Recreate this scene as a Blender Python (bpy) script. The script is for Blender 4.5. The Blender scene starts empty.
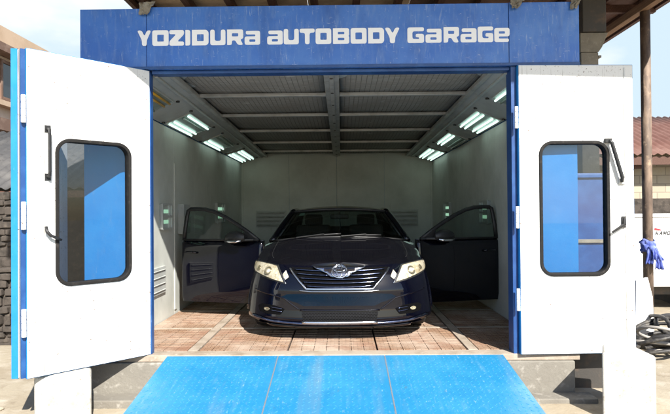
import bpy, bmesh, math, random
from mathutils import Vector, Matrix
from mathutils.bvhtree import BVHTree
random.seed(11)
scene = bpy.context.scene
COL = scene.collection
PI = math.pi
FZ = 0.38            # booth floor height above the yard
FY = 5.07            # front plane of the booth
EYE = FZ + 1.30      # eye height

# ------------------------------------------------------------------ materials
def new_mat(name):
    m = bpy.data.materials.new(name); m.use_nodes = True
    nt = m.node_tree
    for n in list(nt.nodes): nt.nodes.remove(n)
    out = nt.nodes.new('ShaderNodeOutputMaterial')
    return m, nt, out

def N(nt, t, **kw):
    n = nt.nodes.new(t)
    for k, v in kw.items():
        if k.startswith('i_'):
            key = k[2:]
            key = int(key) if key.isdigit() else key.replace('_', ' ')
            n.inputs[key].default_value = v
        else: setattr(n, k, v)
    return n

def coords(nt, scale=(1, 1, 1), rot=(0, 0, 0)):
    tc = N(nt, 'ShaderNodeTexCoord')
    mp = N(nt, 'ShaderNodeMapping')
    mp.inputs['Scale'].default_value = scale
    mp.inputs['Rotation'].default_value = rot
    nt.links.new(tc.outputs['Object'], mp.inputs['Vector'])
    return mp.outputs['Vector']

def c4(c): return (c[0], c[1], c[2], 1)

def layer(nt, base_socket, col, scale, lo, hi, stretch=(1, 1, 1), detail=8, amount=1.0, rough=0.6, rot=(0, 0, 0)):
    """mix a noise-masked colour over a colour socket"""
    v = coords(nt, stretch, rot)
    nz = N(nt, 'ShaderNodeTexNoise', i_Scale=scale, i_Detail=detail, i_Roughness=rough)
    nt.links.new(v, nz.inputs['Vector'])
    mr = N(nt, 'ShaderNodeMapRange')
    mr.inputs['From Min'].default_value = lo; mr.inputs['From Max'].default_value = hi
    mr.inputs['To Max'].default_value = amount
    nt.links.new(nz.outputs['Fac'], mr.inputs['Value'])
    mx = N(nt, 'ShaderNodeMix', data_type='RGBA')
    nt.links.new(mr.outputs['Result'], mx.inputs['Factor'])
    nt.links.new(base_socket, mx.inputs['A'])
    mx.inputs['B'].default_value = c4(col)
    return mx.outputs['Result'], mr.outputs['Result']

def pm(name, col, layers=(), rough=0.5, metal=0.0, bump=0.0, bscale=60, bstretch=(1, 1, 1), coat=0.0, spec=0.5, rvar=0.0, coatrough=0.03):
    m, nt, out = new_mat(name)
    p = N(nt, 'ShaderNodeBsdfPrincipled')
    rgb = N(nt, 'ShaderNodeRGB'); rgb.outputs[0].default_value = c4(col)
    sock = rgb.outputs[0]
    for L in layers:
        sock, fac = layer(nt, sock, **L)
    nt.links.new(sock, p.inputs['Base Color'])
    p.inputs['Roughness'].default_value = rough
    p.inputs['Metallic'].default_value = metal
    p.inputs['Coat Weight'].default_value = coat
    p.inputs['Coat Roughness'].default_value = coatrough
    p.inputs['Specular IOR Level'].default_value = spec
    if rvar:
        v = coords(nt)
        nz = N(nt, 'ShaderNodeTexNoise', i_Scale=9.0, i_Detail=6.0)
        nt.links.new(v, nz.inputs['Vector'])
        mr = N(nt, 'ShaderNodeMapRange')
        mr.inputs['From Min'].default_value = .3; mr.inputs['From Max'].default_value = .7
        mr.inputs['To Min'].default_value = max(0.02, rough - rvar); mr.inputs['To Max'].default_value = min(1, rough + rvar)
        nt.links.new(nz.outputs['Fac'], mr.inputs['Value'])
        nt.links.new(mr.outputs['Result'], p.inputs['Roughness'])
    if bump:
        v = coords(nt, bstretch)
        nz = N(nt, 'ShaderNodeTexNoise', i_Scale=bscale, i_Detail=6.0, i_Roughness=.6)
        nt.links.new(v, nz.inputs['Vector'])
        b = N(nt, 'ShaderNodeBump'); b.inputs['Strength'].default_value = bump; b.inputs['Distance'].default_value = .01
        nt.links.new(nz.outputs['Fac'], b.inputs['Height'])
        nt.links.new(b.outputs['Normal'], p.inputs['Normal'])
    nt.links.new(p.outputs[0], out.inputs[0])
    return m

def glass_mat(name, tint=(1, 1, 1), tr=0.9, rough=0.02):
    m, nt, out = new_mat(name)
    t = N(nt, 'ShaderNodeBsdfTransparent'); t.inputs[0].default_value = c4([a * tr for a in tint])
    g = N(nt, 'ShaderNodeBsdfGlossy'); g.inputs['Roughness'].default_value = rough
    # Schlick reflectance, the same from both sides of the thin pane
    ge = N(nt, 'ShaderNodeNewGeometry')
    dt = N(nt, 'ShaderNodeVectorMath', operation='DOT_PRODUCT')
    nt.links.new(ge.outputs['Incoming'], dt.inputs[0]); nt.links.new(ge.outputs['Normal'], dt.inputs[1])
    ab = N(nt, 'ShaderNodeMath', operation='ABSOLUTE'); nt.links.new(dt.outputs['Value'], ab.inputs[0])
    om = N(nt, 'ShaderNodeMath', operation='SUBTRACT'); om.inputs[0].default_value = 1; nt.links.new(ab.outputs[0], om.inputs[1])
    pw = N(nt, 'ShaderNodeMath', operation='POWER'); pw.inputs[1].default_value = 5; nt.links.new(om.outputs[0], pw.inputs[0])
    lw = N(nt, 'ShaderNodeMath', operation='MULTIPLY_ADD'); lw.inputs[1].default_value = .96; lw.inputs[2].default_value = .038; nt.links.new(pw.outputs[0], lw.inputs[0])
    mx = N(nt, 'ShaderNodeMixShader')
    nt.links.new(lw.outputs[0], mx.inputs[0]); nt.links.new(t.outputs[0], mx.inputs[1]); nt.links.new(g.outputs[0], mx.inputs[2])
    nt.links.new(mx.outputs[0], out.inputs[0])
    return m

def emit_mat(name, col, strength):
    m, nt, out = new_mat(name)
    e = N(nt, 'ShaderNodeEmission'); e.inputs[0].default_value = c4(col); e.inputs[1].default_value = strength
    nt.links.new(e.outputs[0], out.inputs[0])
    return m

def brick_mat(name, c1, c2, mortar, scale, bw, rh, msize=.015, rough=.9, rot=(0, 0, 0), layers=(), bump=.4, offset=.5):
    m, nt, out = new_mat(name)
    p = N(nt, 'ShaderNodeBsdfPrincipled')
    v = coords(nt, (1, 1, 1), rot)
    b = N(nt, 'ShaderNodeTexBrick', offset=offset)
    b.inputs['Color1'].default_value = c4(c1); b.inputs['Color2'].default_value = c4(c2); b.inputs['Mortar'].default_value = c4(mortar)
    b.inputs['Scale'].default_value = scale; b.inputs['Brick Width'].default_value = bw; b.inputs['Row Height'].default_value = rh
    b.inputs['Mortar Size'].default_value = msize; b.inputs['Mortar Smooth'].default_value = .2
    nt.links.new(v, b.inputs['Vector'])
    sock = b.outputs['Color']
    for L in layers: sock, _ = layer(nt, sock, **L)
    nt.links.new(sock, p.inputs['Base Color'])
    p.inputs['Roughness'].default_value = rough
    p.inputs['Specular IOR Level'].default_value = .06
    bp = N(nt, 'ShaderNodeBump', invert=True); bp.inputs['Strength'].default_value = bump; bp.inputs['Distance'].default_value = .01
    nt.links.new(b.outputs['Fac'], bp.inputs['Height']); nt.links.new(bp.outputs['Normal'], p.inputs['Normal'])
    nt.links.new(p.outputs[0], out.inputs[0])
    return m

L_ = lambda col, scale, lo, hi, **k: dict(col=col, scale=scale, lo=lo, hi=hi, **k)
RUST = (.16, .07, .03)
M = {}
M['blue'] = pm('blue_paint', (.008, .185, .49), [
    L_((.015, .22, .53), 3, .4, .7),
    L_((.12, .24, .42), 7, .60, .80, stretch=(3, 3, .5), amount=.45),
    L_((.40, .47, .56), 26, .66, .74, stretch=(2.2, 2.2, .35), amount=.5),
    L_(RUST, 14, .70, .76, amount=.8)], rough=.42, rvar=.12, bump=.12, bscale=30)
M['blue_faded'] = pm('faded_blue_fascia_paint', (.036, .145, .50), [
    L_((.070, .20, .54), 1.6, .42, .70, stretch=(1, 1, 1.6)),
    L_((.020, .09, .34), 2.6, .50, .75, stretch=(1.5, 1, .6), amount=.8),
    L_((.20, .30, .50), 9, .50, .74, stretch=(2.5, 1, .45), amount=.40),
    L_((.42, .50, .64), 40, .605, .72, stretch=(1.6, 1, .22), amount=.45),
    L_((.50, .56, .68), 60, .645, .70, stretch=(.35, 1, 1.2), amount=.4, rot=(0, .7, 0)),
    L_(RUST, 18, .73, .78, amount=.7)], rough=.36, rvar=.12, bump=.15, bscale=22)
M['blue_shaded'] = pm('shaded_blue_paint', (.012, .055, .19), [L_((.025, .095, .27), 5, .45, .7), L_((.25, .3, .42), 20, .67, .76, stretch=(2, 2, .5), amount=.5)], rough=.4, bump=.1)  # booth blue with the shade on jambs and cabinet put into the colour
M['ramp'] = pm('ramp_blue_paint', (.015, .180, .365), [
    L_((.032, .22, .40), 2.2, .42, .68),
    L_((.010, .15, .33), 4.5, .55, .75, amount=.8),
    L_((.18, .24, .28), 1.7, .54, .74, stretch=(2.6, .35, 1), amount=.35),
    L_((.24, .36, .46), 6, .56, .80, stretch=(3, .5, 1), amount=.22),
    L_((.10, .09, .08), 17, .66, .74, stretch=(1, .5, 1), amount=.45),
    L_((.42, .50, .56), 34, .60, .70, stretch=(2.6, .5, 1), amount=.28),
    L_((.30, .27, .24), 11, .70, .78, amount=.7)], rough=.40, rvar=.1, bump=.06, bscale=60)
M['rust'] = pm('rusty_steel', (.13, .06, .03), [L_((.30, .17, .10), 12, .45, .65), L_((.03, .02, .018), 20, .55, .7)], rough=.85, bump=.4, bscale=40)
M['seam'] = pm('weld_seam_rust', (.13, .16, .20), [L_((.16, .10, .07), 5, .52, .64, amount=.7)], rough=.85, bump=.3)
M['white_door'] = pm('chalky_white_door_paint', (.74, .74, .72), [
    L_((.52, .50, .46), 2.2, .55, .80, stretch=(1, 1, .7), amount=.45),
    L_((.40, .35, .28), 24, .615, .70, amount=.6),
    L_((.10, .055, .03), 38, .635, .66, amount=.95),
    L_((.16, .12, .09), 80, .645, .67, amount=.9),
    L_((.24, .22, .19), 12, .60, .66, stretch=(6, 6, .25), amount=.5),
    L_((.27, .24, .20), 4.5, .64, .74, stretch=(1, 1, .6), amount=.8),
    L_((.55, .50, .42), 6, .66, .78, stretch=(5, 5, .35), amount=.4)], rough=.42, bump=.06, bscale=12)
M['white_letter'] = pm('white_letter_vinyl', (.92, .92, .92), [L_((.7, .74, .80), 30, .60, .75, amount=.3)], rough=.5)
M['wall_in'] = pm('booth_inner_panel', (.63, .65, .61), [
    L_((.49, .51, .47), 1.3, .42, .68), L_((.32, .32, .28), 6, .62, .8, stretch=(1, 1, .35), amount=.6),
    L_((.58, .60, .55), 12, .64, .75, amount=.4)], rough=.5, rvar=.1, bump=.05, bscale=8)
M['panel_grey'] = pm('light_panel_grey', (.48, .50, .48), [L_((.36, .38, .37), 2.2, .45, .7), L_((.14, .14, .13), 14, .68, .78, amount=.5)], rough=.42, bump=.05)
M['alu'] = pm('dull_aluminium', (.52, .52, .50), [L_((.36, .35, .33), 6, .45, .7), L_((.15, .13, .11), 30, .66, .74, amount=.6)], rough=.42, metal=.35, bump=.05)
M['steel_dark'] = pm('dark_steel', (.05, .045, .04), [L_((.10, .07, .05), 8, .5, .7)], rough=.6, bump=.15)
M['black_plastic'] = pm('black_plastic', (.014, .014, .015), [L_((.04, .038, .035), 20, .55, .75)], rough=.45)
M['rubber'] = pm('black_rubber', (.02, .02, .02), [L_((.06, .055, .05), 15, .5, .75)], rough=.75, bump=.15)
M['seal'] = pm('window_rubber_seal', (.014, .013, .0125), [L_((.045, .04, .036), 22, .55, .78)], rough=.7, spec=.2, bump=.1)
M['pane'] = glass_mat('door_window_glass', (.95, .98, 1), .9)
M['concrete'] = pm('weathered_concrete', (.21, .195, .165), [L_((.17, .155, .13), 3, .42, .7), L_((.36, .34, .30), 14, .55, .75), L_((.18, .16, .14), 30, .68, .76, amount=.6)], rough=.9, bump=.5, bscale=45)
M['concrete_dark'] = pm('old_grey_concrete', (.27, .24, .19), [L_((.17, .15, .12), 4, .42, .7), L_((.36, .33, .27), 20, .6, .75)], rough=.9, bump=.5, bscale=40)
M['white_block'] = pm('whitewashed_block', (.45, .435, .395), [L_((.30, .275, .23), 5, .48, .70, amount=.75), L_((.16, .13, .095), 12, .60, .72, amount=.6), L_((.14, .11, .08), 50, .62, .68, amount=.8)], rough=.9, bump=.4, bscale=30)
M['strip'] = pm('dusty_floor_strip', (.36, .30, .24), [L_((.24, .19, .14), 6, .45, .7), L_((.48, .43, .36), 20, .6, .75)], rough=.8, bump=.3)
M['grate'] = brick_mat('dusty_red_grating', (.345, .235, .165), (.265, .165, .105), (.12, .07, .045), 1, .075, .030, .0035, rough=.9, bump=.5, layers=[
    L_((.46, .37, .30), 1.9, .42, .66, amount=.75), L_((.25, .13, .085), 3.1, .52, .68, amount=.65), L_((.16, .085, .06), 11, .56, .74, amount=.6),
    L_((.60, .52, .44), 45, .60, .72, stretch=(3, 1, 1), amount=.5)])
M['pit'] = pm('dark_floor_pit', (.03, .022, .018), rough=.9)
M['tube'] = emit_mat('lit_fluorescent_tube', (.72, 1.0, .88), .72)
M['tube_side'] = emit_mat('lit_wall_lamp_tube', (.55, 1.0, .70), .28)
M['tube_amber'] = pm('amber_tube_sleeve', (.85, .46, .05), [L_((.9, .6, .15), 8, .5, .7)], rough=.25)
M['fixture'] = pm('fixture_reflector', (.50, .60, .56), [L_((.36, .46, .42), 5, .45, .7)], rough=.25, metal=.4)
M['ground'] = pm('sandy_yard', (.35, .30, .22), [
    L_((.26, .21, .145), 1.1, .42, .7), L_((.45, .40, .32), 4, .5, .75), L_((.17, .125, .08), 7, .58, .78, amount=.75),
    L_((.12, .09, .065), 60, .64, .72, amount=.7)], rough=.95, bump=.7, bscale=22)
M['stone'] = pm('rough_rubble_stone', (.065, .053, .044), [L_((.03, .025, .02), 7, .45, .65), L_((.11, .09, .07), 16, .55, .75)], rough=.95, bump=1.0, bscale=14)
M['tan_wall'] = pm('tan_render', (.50, .37, .26), [L_((.42, .30, .20), 1.5, .4, .7), L_((.6, .5, .4), 8, .6, .8, amount=.5)], rough=.9, bump=.2)
M['cream_wall'] = pm('cream_render', (.62, .52, .42), [L_((.5, .4, .3), 2, .45, .7)], rough=.9, bump=.2)
M['brown_trim'] = pm('brown_concrete_trim', (.15, .09, .065), [L_((.25, .17, .13), 4, .5, .7)], rough=.8)
M['pane_dark'] = pm('dark_window_pane', (.02, .025, .03), rough=.05, spec=.8)
M['tin'] = pm('red_oxide_roof_sheet', (.115, .048, .034), [L_((.17, .09, .07), 2, .42, .7), L_((.13, .06, .045), 5, .55, .75, stretch=(1, .3, .3)), L_((.42, .30, .25), 20, .66, .76, amount=.6)], rough=.75, bump=.1)
M['block_wall'] = brick_mat('tan_block_wall', (.40, .35, .27), (.35, .305, .235), (.26, .225, .18), 1, .42, .21, .012, rot=(PI / 2, 0, 0), layers=[L_((.34, .27, .18), 3, .52, .78, amount=.6)])
M['white_panel'] = pm('white_sheet_panel', (.82, .82, .82), [L_((.7, .69, .66), 3, .5, .8, amount=.5)], rough=.5)
M['red_mark'] = pm('red_vinyl', (.6, .04, .05), rough=.5)
M['black_mark'] = pm('black_vinyl', (.02, .02, .02), rough=.5)
M['pole'] = pm('painted_rusty_pole', (.12, .085, .065), [L_((.25, .18, .13), 5, .45, .66, stretch=(2, 2, .6)), L_((.36, .26, .18), 11, .58, .72), L_((.035, .03, .03), 7, .58, .75, stretch=(2, 2, .5))], rough=.7, bump=.2)
M['wood_dark'] = pm('dark_brown_timber', (.075, .032, .02), [L_((.13, .06, .04), 9, .45, .7, stretch=(6, .4, 6)), L_((.03, .015, .01), 14, .55, .75, stretch=(6, .3, 6))], rough=.7, bump=.25)
M['wood_tan'] = pm('weathered_timber', (.22, .12, .06), [L_((.33, .2, .1), 9, .45, .7, stretch=(6, .4, 6))], rough=.75, bump=.25)
M['sheet_tan'] = pm('pale_ceiling_board', (.62, .47, .32), [L_((.45, .31, .2), 3, .45, .7), L_((.28, .18, .1), 9, .62, .78)], rough=.85, bump=.15)
M['sheet_brown'] = pm('rusty_roof_sheet', (.10, .045, .03), [L_((.17, .08, .05), 4, .45, .7), L_((.05, .025, .02), 9, .55, .75)], rough=.8, bump=.2)
M['cloth_blue'] = pm('blue_rag', (.10, .14, .46), [L_((.22, .27, .62), 12, .45, .65), L_((.05, .07, .28), 20, .5, .7)], rough=.9, bump=.4, bscale=150)
M['hose_black'] = pm('black_hose', (.025, .023, .022), [L_((.10, .09, .075), 12, .5, .7)], rough=.55)
M['hose_grey'] = pm('dusty_grey_hose', (.34, .32, .29), [L_((.2, .18, .16), 8, .45, .7)], rough=.6)
M['foam'] = pm('white_foam_sheet', (.78, .77, .75), [L_((.6, .57, .53), 9, .55, .75)], rough=.9, bump=.2)
M['grey_brick'] = brick_mat('grey_brick', (.26, .24, .21), (.22, .20, .18), (.14, .13, .12), 1, .3, .09, .01, rot=(PI / 2, 0, 0))
# car
M['paint'] = pm('navy_car_paint', (.001, .0012, .0042), [L_((.002, .0024, .010), 60, .5, .72, amount=.5)], rough=.35, coat=1.0, coatrough=.02, spec=.03, bump=.012, bscale=14)
M['hoodpaint'] = pm('dusty_black_hood_paint', (.003, .003, .005), [L_((.02, .018, .016), 7, .50, .82, amount=.12), L_((.05, .045, .04), 90, .62, .72, amount=.08)], rough=.40, coat=.8, coatrough=.04, spec=.03, bump=.02, bscale=14)
M['chrome'] = pm('chrome', (.62, .63, .66), rough=.09, metal=1.0)
M['chrome_soft'] = pm('satin_chrome', (.6, .62, .68), rough=.2, metal=1.0)  # chrome with a rougher finish
M['chrome_dull'] = pm('smoked_chrome', (.10, .12, .20), [L_((.22, .24, .32), 20, .5, .7)], rough=.16, metal=1.0)
M['lens'] = glass_mat('headlamp_lens', (1, .98, .92), .95, .05)
M['lamp_in'] = pm('yellowed_headlamp_bowl', (.47, .42, .31), [L_((.66, .63, .55), 14, .40, .60), L_((.26, .19, .10), 22, .57, .70), L_((.85, .83, .76), 48, .58, .66)], rough=.22, metal=.35, bump=.9, bscale=60)
M['lamp_ring'] = pm('lamp_ring', (.40, .36, .26), rough=.2, metal=.8)
M['fog'] = pm('fog_lamp', (.45, .41, .28), rough=.15, metal=.5)
M['car_glass'] = glass_mat('tinted_car_glass', (.70, .80, .74), .66, .015)
M['sheet_grey'] = pm('dark_grey_roof_sheet', (.06, .058, .058), [L_((.10, .095, .09), 3, .45, .7), L_((.03, .028, .026), 9, .55, .75)], rough=.7, bump=.2)
M['void'] = pm('unlit_black_backing', (.003, .003, .0035), rough=.9, spec=.05)
M['chrome_mid'] = pm('worn_chrome', (.36, .38, .46), rough=.14, metal=1.0)
M['mesh_black'] = brick_mat('black_grille_mesh', (.003, .003, .003), (.004, .004, .004), (.016, .016, .018), 1, .03, .015, .003, rot=(PI / 2, 0, 0), rough=.5)
M['trim'] = pm('dark_cabin_trim', (.02, .019, .018), [L_((.035, .032, .03), 9, .5, .7)], rough=.7, bump=.1)
M['tyre'] = pm('tyre_rubber', (.018, .018, .018), [L_((.06, .05, .04), 12, .5, .75)], rough=.85, bump=.3)
M['sticker'] = pm('pale_green_sticker', (.35, .55, .45), rough=.5)
M['dirt'] = pm('loose_stone', (.42, .36, .27), [L_((.25, .2, .15), 9, .45, .7)], rough=.95, bump=.6, bscale=20)

# filter ceiling: cloth behind fine wires
def filter_mat():
    m, nt, out = new_mat('filter_cloth_with_wires')
    p = N(nt, 'ShaderNodeBsdfPrincipled', i_Roughness=.9)
    v = coords(nt)
    w = N(nt, 'ShaderNodeTexBrick', offset=0.0)
    w.inputs['Color1'].default_value = (.37, .35, .315, 1); w.inputs['Color2'].default_value = (.33, .315, .285, 1); w.inputs['Mortar'].default_value = (.14, .13, .115, 1)
    w.inputs['Scale'].default_value = 1; w.inputs['Brick Width'].default_value = .055; w.inputs['Row Height'].default_value = .05; w.inputs['Mortar Size'].default_value = .004
    nt.links.new(v, w.inputs['Vector'])
    s, _ = layer(nt, w.outputs['Color'], (.25, .23, .20), 2.0, .42, .7)
    s, _ = layer(nt, s, (.50, .48, .45), 5, .62, .74, amount=.7)
    nt.links.new(s, p.inputs['Base Color'])
    nt.links.new(p.outputs[0], out.inputs[0])
    return m
M['filter'] = filter_mat()

# ------------------------------------------------------------------ mesh helpers
class MB:
    def __init__(self): self.bm = bmesh.new()
    def poly(self, pts, faces):
        vs = [self.bm.verts.new(p) for p in pts]
        for f in faces:
            try: self.bm.faces.new([vs[i] for i in f])
            except ValueError: pass
        return self
    def box(self, x0, x1, y0, y1, z0, z1, rot=None, at=None):
        pts = [(x, y, z) for x in (x0, x1) for y in (y0, y1) for z in (z0, z1)]
        if rot is not None: pts = [rot @ Vector(p) for p in pts]
        if at is not None: pts = [Vector(p) + Vector(at) for p in pts]
        return self.poly(pts, [(0, 1, 3, 2), (4, 6, 7, 5), (0, 4, 5, 1), (2, 3, 7, 6), (0, 2, 6, 4), (1, 5, 7, 3)])
    def quad(self, a, b, c, d): return self.poly([a, b, c, d], [(0, 1, 2, 3)])
    def bar(self, a, b, w, h, up=(0, 0, 1)):
        a, b = Vector(a), Vector(b); d = (b - a).normalized(); up = Vector(up)
        s = d.cross(up).normalized(); u = s.cross(d)
        pts = [p + s * sx * w / 2 + u * sz * h / 2 for p in (a, b) for sx, sz in ((-1, -1), (1, -1), (1, 1), (-1, 1))]
        return self.poly(pts, [(3, 2, 1, 0), (4, 5, 6, 7), (0, 1, 5, 4), (1, 2, 6, 5), (2, 3, 7, 6), (3, 0, 4, 7)])
    def tube(self, pts, r, n=8, closed=False, flat=None):
        pts = [Vector(p) for p in pts]; m = len(pts)
        rs = r if isinstance(r, (list, tuple)) else [r] * m
        rings = []; prev = None
        for i, p in enumerate(pts):
            if closed: d = pts[(i + 1) % m] - pts[i - 1]
            else: d = pts[min(i + 1, m - 1)] - pts[max(i - 1, 0)]
            d = d.normalized() if d.length > 1e-9 else Vector((0, 0, 1))
            if prev is None:
                ref = Vector((0, 0, 1)) if abs(d.z) < .9 else Vector((1, 0, 0))
                s = d.cross(ref).normalized()
            else:
                s = prev - d * prev.dot(d)
                s = s.normalized() if s.length > 1e-6 else d.orthogonal().normalized()
            prev = s; u = d.cross(s)
            fl = flat if flat else 1.0
            rings.append([self.bm.verts.new(p + s * math.cos(2 * PI * k / n) * rs[i] + u * math.sin(2 * PI * k / n) * rs[i] * fl) for k in range(n)])
        lim = m if closed else m - 1
        for i in range(lim):
            a, b = rings[i], rings[(i + 1) % m]
            for k in range(n):
                self.bm.faces.new((a[k], a[(k + 1) % n], b[(k + 1) % n], b[k]))
        if not closed:
            self.bm.faces.new(rings[0][::-1]); self.bm.faces.new(rings[-1])
        return self
    def lathe(self, prof, n=24, axis='z', at=(0, 0, 0)):
        at = Vector(at); rings = []
        for r, h in prof:
            ring = []
            for k in range(n):
                a = 2 * PI * k / n; c, s = math.cos(a) * r, math.sin(a) * r
                p = {'z': (c, s, h), 'x': (h, c, s), 'y': (c, h, s)}[axis]
                ring.append(self.bm.verts.new(at + Vector(p)))
            rings.append(ring)
        for a, b in zip(rings, rings[1:]):
            for k in range(n): self.bm.faces.new((a[k], a[(k + 1) % n], b[(k + 1) % n], b[k]))
        if prof[0][0] > 1e-5: self.bm.faces.new(rings[0][::-1])
        if prof[-1][0] > 1e-5: self.bm.faces.new(rings[-1])
        return self
    def grid(self, rows):
        V = [[self.bm.verts.new(p) for p in r] for r in rows]
        for a, b in zip(V, V[1:]):
            for k in range(len(a) - 1): 
                try: self.bm.faces.new((a[k], a[k + 1], b[k + 1], b[k]))
                except ValueError: pass
        return self
    def prism(self, outline, y0, y1, M4=None):
        """outline in (x,z), extruded between y0 and y1"""
        n = len(outline)
        pts = [Vector((x, y, z)) for y in (y0, y1) for x, z in outline]
        if M4 is not None: pts = [M4 @ p for p in pts]
        f = [tuple(range(n)), tuple(range(2 * n - 1, n - 1, -1))] + [(i, n + i, n + (i + 1) % n, (i + 1) % n) for i in range(n)]
        return self.poly(pts, f)
    def ring_prism(self, outer, inner, y0, y1):
        n = len(outer)
        P = [(x, y, z) for y in (y0, y1) for ol in (outer, inner) for x, z in ol]
        o0, i0, o1, i1 = 0, n, 2 * n, 3 * n
        F = []
        for k in range(n):
            j = (k + 1) % n
            F += [(o0 + k, o0 + j, i0 + j, i0 + k), (o1 + j, o1 + k, i1 + k, i1 + j), (o0 + j, o0 + k, o1 + k, o1 + j), (i0 + k, i0 + j, i1 + j, i1 + k)]
        return self.poly(P, F)
    def fill(self, loops, y0, y1):
        """2-D letter loops (outer + holes) in (x,z) filled and extruded"""
        bm2 = bmesh.new(); es = []
        for lp in loops:
            vs = [bm2.verts.new((x, y0, z)) for x, z in lp]
            es += [bm2.edges.new((vs[i], vs[(i + 1) % len(vs)])) for i in range(len(vs))]
        bmesh.ops.triangle_fill(bm2, edges=es, use_beauty=True)
        g = bmesh.ops.extrude_face_region(bm2, geom=bm2.faces[:])
        for v in g['geom']:
            if isinstance(v, bmesh.types.BMVert): v.co.y = y1
        bm2.verts.index_update()
        vs = [self.bm.verts.new(v.co) for v in bm2.verts]
        for f in bm2.faces:
            try: self.bm.faces.new([vs[v.index] for v in f.verts])
            except ValueError: pass
        bm2.free(); return self
    def build(self, name, mat, parent=None, smooth=False, bevel=0, seg=2, subd=0, solid=0):
        bmesh.ops.recalc_face_normals(self.bm, faces=self.bm.faces[:])
        me = bpy.data.meshes.new(name); self.bm.to_mesh(me); self.bm.free()
        o = bpy.data.objects.new(name, me); COL.objects.link(o)
        me.materials.append(mat)
        if parent is not None: o.parent = parent
        if smooth:
            for p in me.polygons: p.use_smooth = True
        if solid:
            s = o.modifiers.new('solid', 'SOLIDIFY'); s.thickness = solid; s.offset = 0
        if subd:
            s = o.modifiers.new('sub', 'SUBSURF'); s.levels = subd; s.render_levels = subd
        if bevel:
            b = o.modifiers.new('bev', 'BEVEL'); b.width = bevel; b.segments = seg; b.limit_method = 'ANGLE'; b.angle_limit = math.radians(40)
            for p in me.polygons: p.use_smooth = True
            w = o.modifiers.new('wn', 'WEIGHTED_NORMAL'); w.keep_sharp = True
        return o

def tag(o, label=None, cat=None, group=None, kind=None):
    if label: o['label'] = label
    if cat: o['category'] = cat
    if group: o['group'] = group
    if kind: o['kind'] = kind
    return o

def thing(name, label, cat, loc=(0, 0, 0), rz=0, group=None):
    o = bpy.data.objects.new(name, None); COL.objects.link(o)
    o.location = loc; o.rotation_euler = (0, 0, rz); o.empty_display_size = .2
    return tag(o, label, cat, group)

def rrect(x0, x1, z0, z1, r, n=6):
    out = []
    for cx, cz, a0 in ((x1 - r, z1 - r, 0), (x0 + r, z1 - r, 90), (x0 + r, z0 + r, 180), (x1 - r, z0 + r, 270)):
        for k in range(n + 1):
            a = math.radians(a0 + 90 * k / n); out.append((cx + r * math.cos(a), cz + r * math.sin(a)))
    return out

def round_poly(pts, r, n=3):
    out = []; m = len(pts)
    for i in range(m):
        p = Vector(pts[i]); a = Vector(pts[i - 1]) - p; b = Vector(pts[(i + 1) % m]) - p
        rr = min(r[i] if isinstance(r, list) else r, a.length * .45, b.length * .45)
        p0, p1 = p + a.normalized() * rr, p + b.normalized() * rr
        for k in range(n + 1):
            t = k / n; q = p0 * (1 - t) ** 2 + p * 2 * t * (1 - t) + p1 * t ** 2
            out.append((q.x, q.y))
    return out

def interp(tab, x):
    if x <= tab[0][0]: return tab[0][1]
    for (a, fa), (b, fb) in zip(tab, tab[1:]):
        if x <= b:
            t = (x - a) / (b - a); return fa + (fb - fa) * t
    return tab[-1][1]

# ------------------------------------------------------------------ ground
mb = MB()
n = 60
def gz(x, y):
    d = math.sin(x * 2.1 + y * .7) * .012 + math.sin(y * 3.3 - x * 1.3) * .008
    if x > 3.6 and y > 6.5: d += .05 * min(1, (x - 3.6)) * (1 + math.sin(x * 3 + y * 2) * .4)
    return d - .012
xs = [-400, -120, -40, -20, -12, -9] + [-7 + .25 * i for i in range(73)] + [14, 20, 40, 120, 400]
ys = [-60, -20, -6] + [-2 + .25 * i for i in range(49)] + [12, 14, 18, 26, 60, 160, 600]
mb.grid([[(x, y, gz(x, y) if abs(x) < 13 and -3 < y < 11 else -.02) for x in xs] for y in ys])
o = mb.build('ground', M['ground'], smooth=True); tag(o, kind='structure')

# ------------------------------------------------------------------ spray booth
booth = thing('spray_booth', 'blue and white vehicle spray booth with white lettered fascia, bi-fold doors standing open', 'spray booth', (0, 0, 0))
XL, XR = -2.38, 2.175            # outer sides
IL, IR = -2.19, 2.01             # inner faces
OL, OR = -1.742, 1.558           # opening
BY = 12.03                       # inner back wall
ZT = 3.003                       # underside of fascia
ZB = FZ - .012
# plinth (concrete) under the floor
MB().box(-2.44, 2.10, 4.99, BY + .2, -.05, FZ - .06).build('plinth', M['concrete'], booth, bevel=.012)
MB().box(-2.44, 2.22, 4.80, 4.985, -.05, .045).build('plinth_step', M['concrete'], booth, bevel=.012)
MB().box(2.115, 2.80, 5.22, 5.26, -.05, FZ + .02).build('gap_shade_sheet', M['steel_dark'], booth)  # dark sheet standing in for the shade in the gap under the right leaf
# walls
def seam_wall(name, pts_fn, u0, u1, step):
    pass
w = MB(); w.box(XL, IL, FY + .06, BY + .12, FZ - .055, 3.05)
wl = w.build('side_wall', M['blue'], booth)
w = MB(); w.box(IR, XR, FY + .06, BY + .12, FZ - .055, 3.05)
wr = w.build('side_wall', M['blue'], booth)
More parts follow.
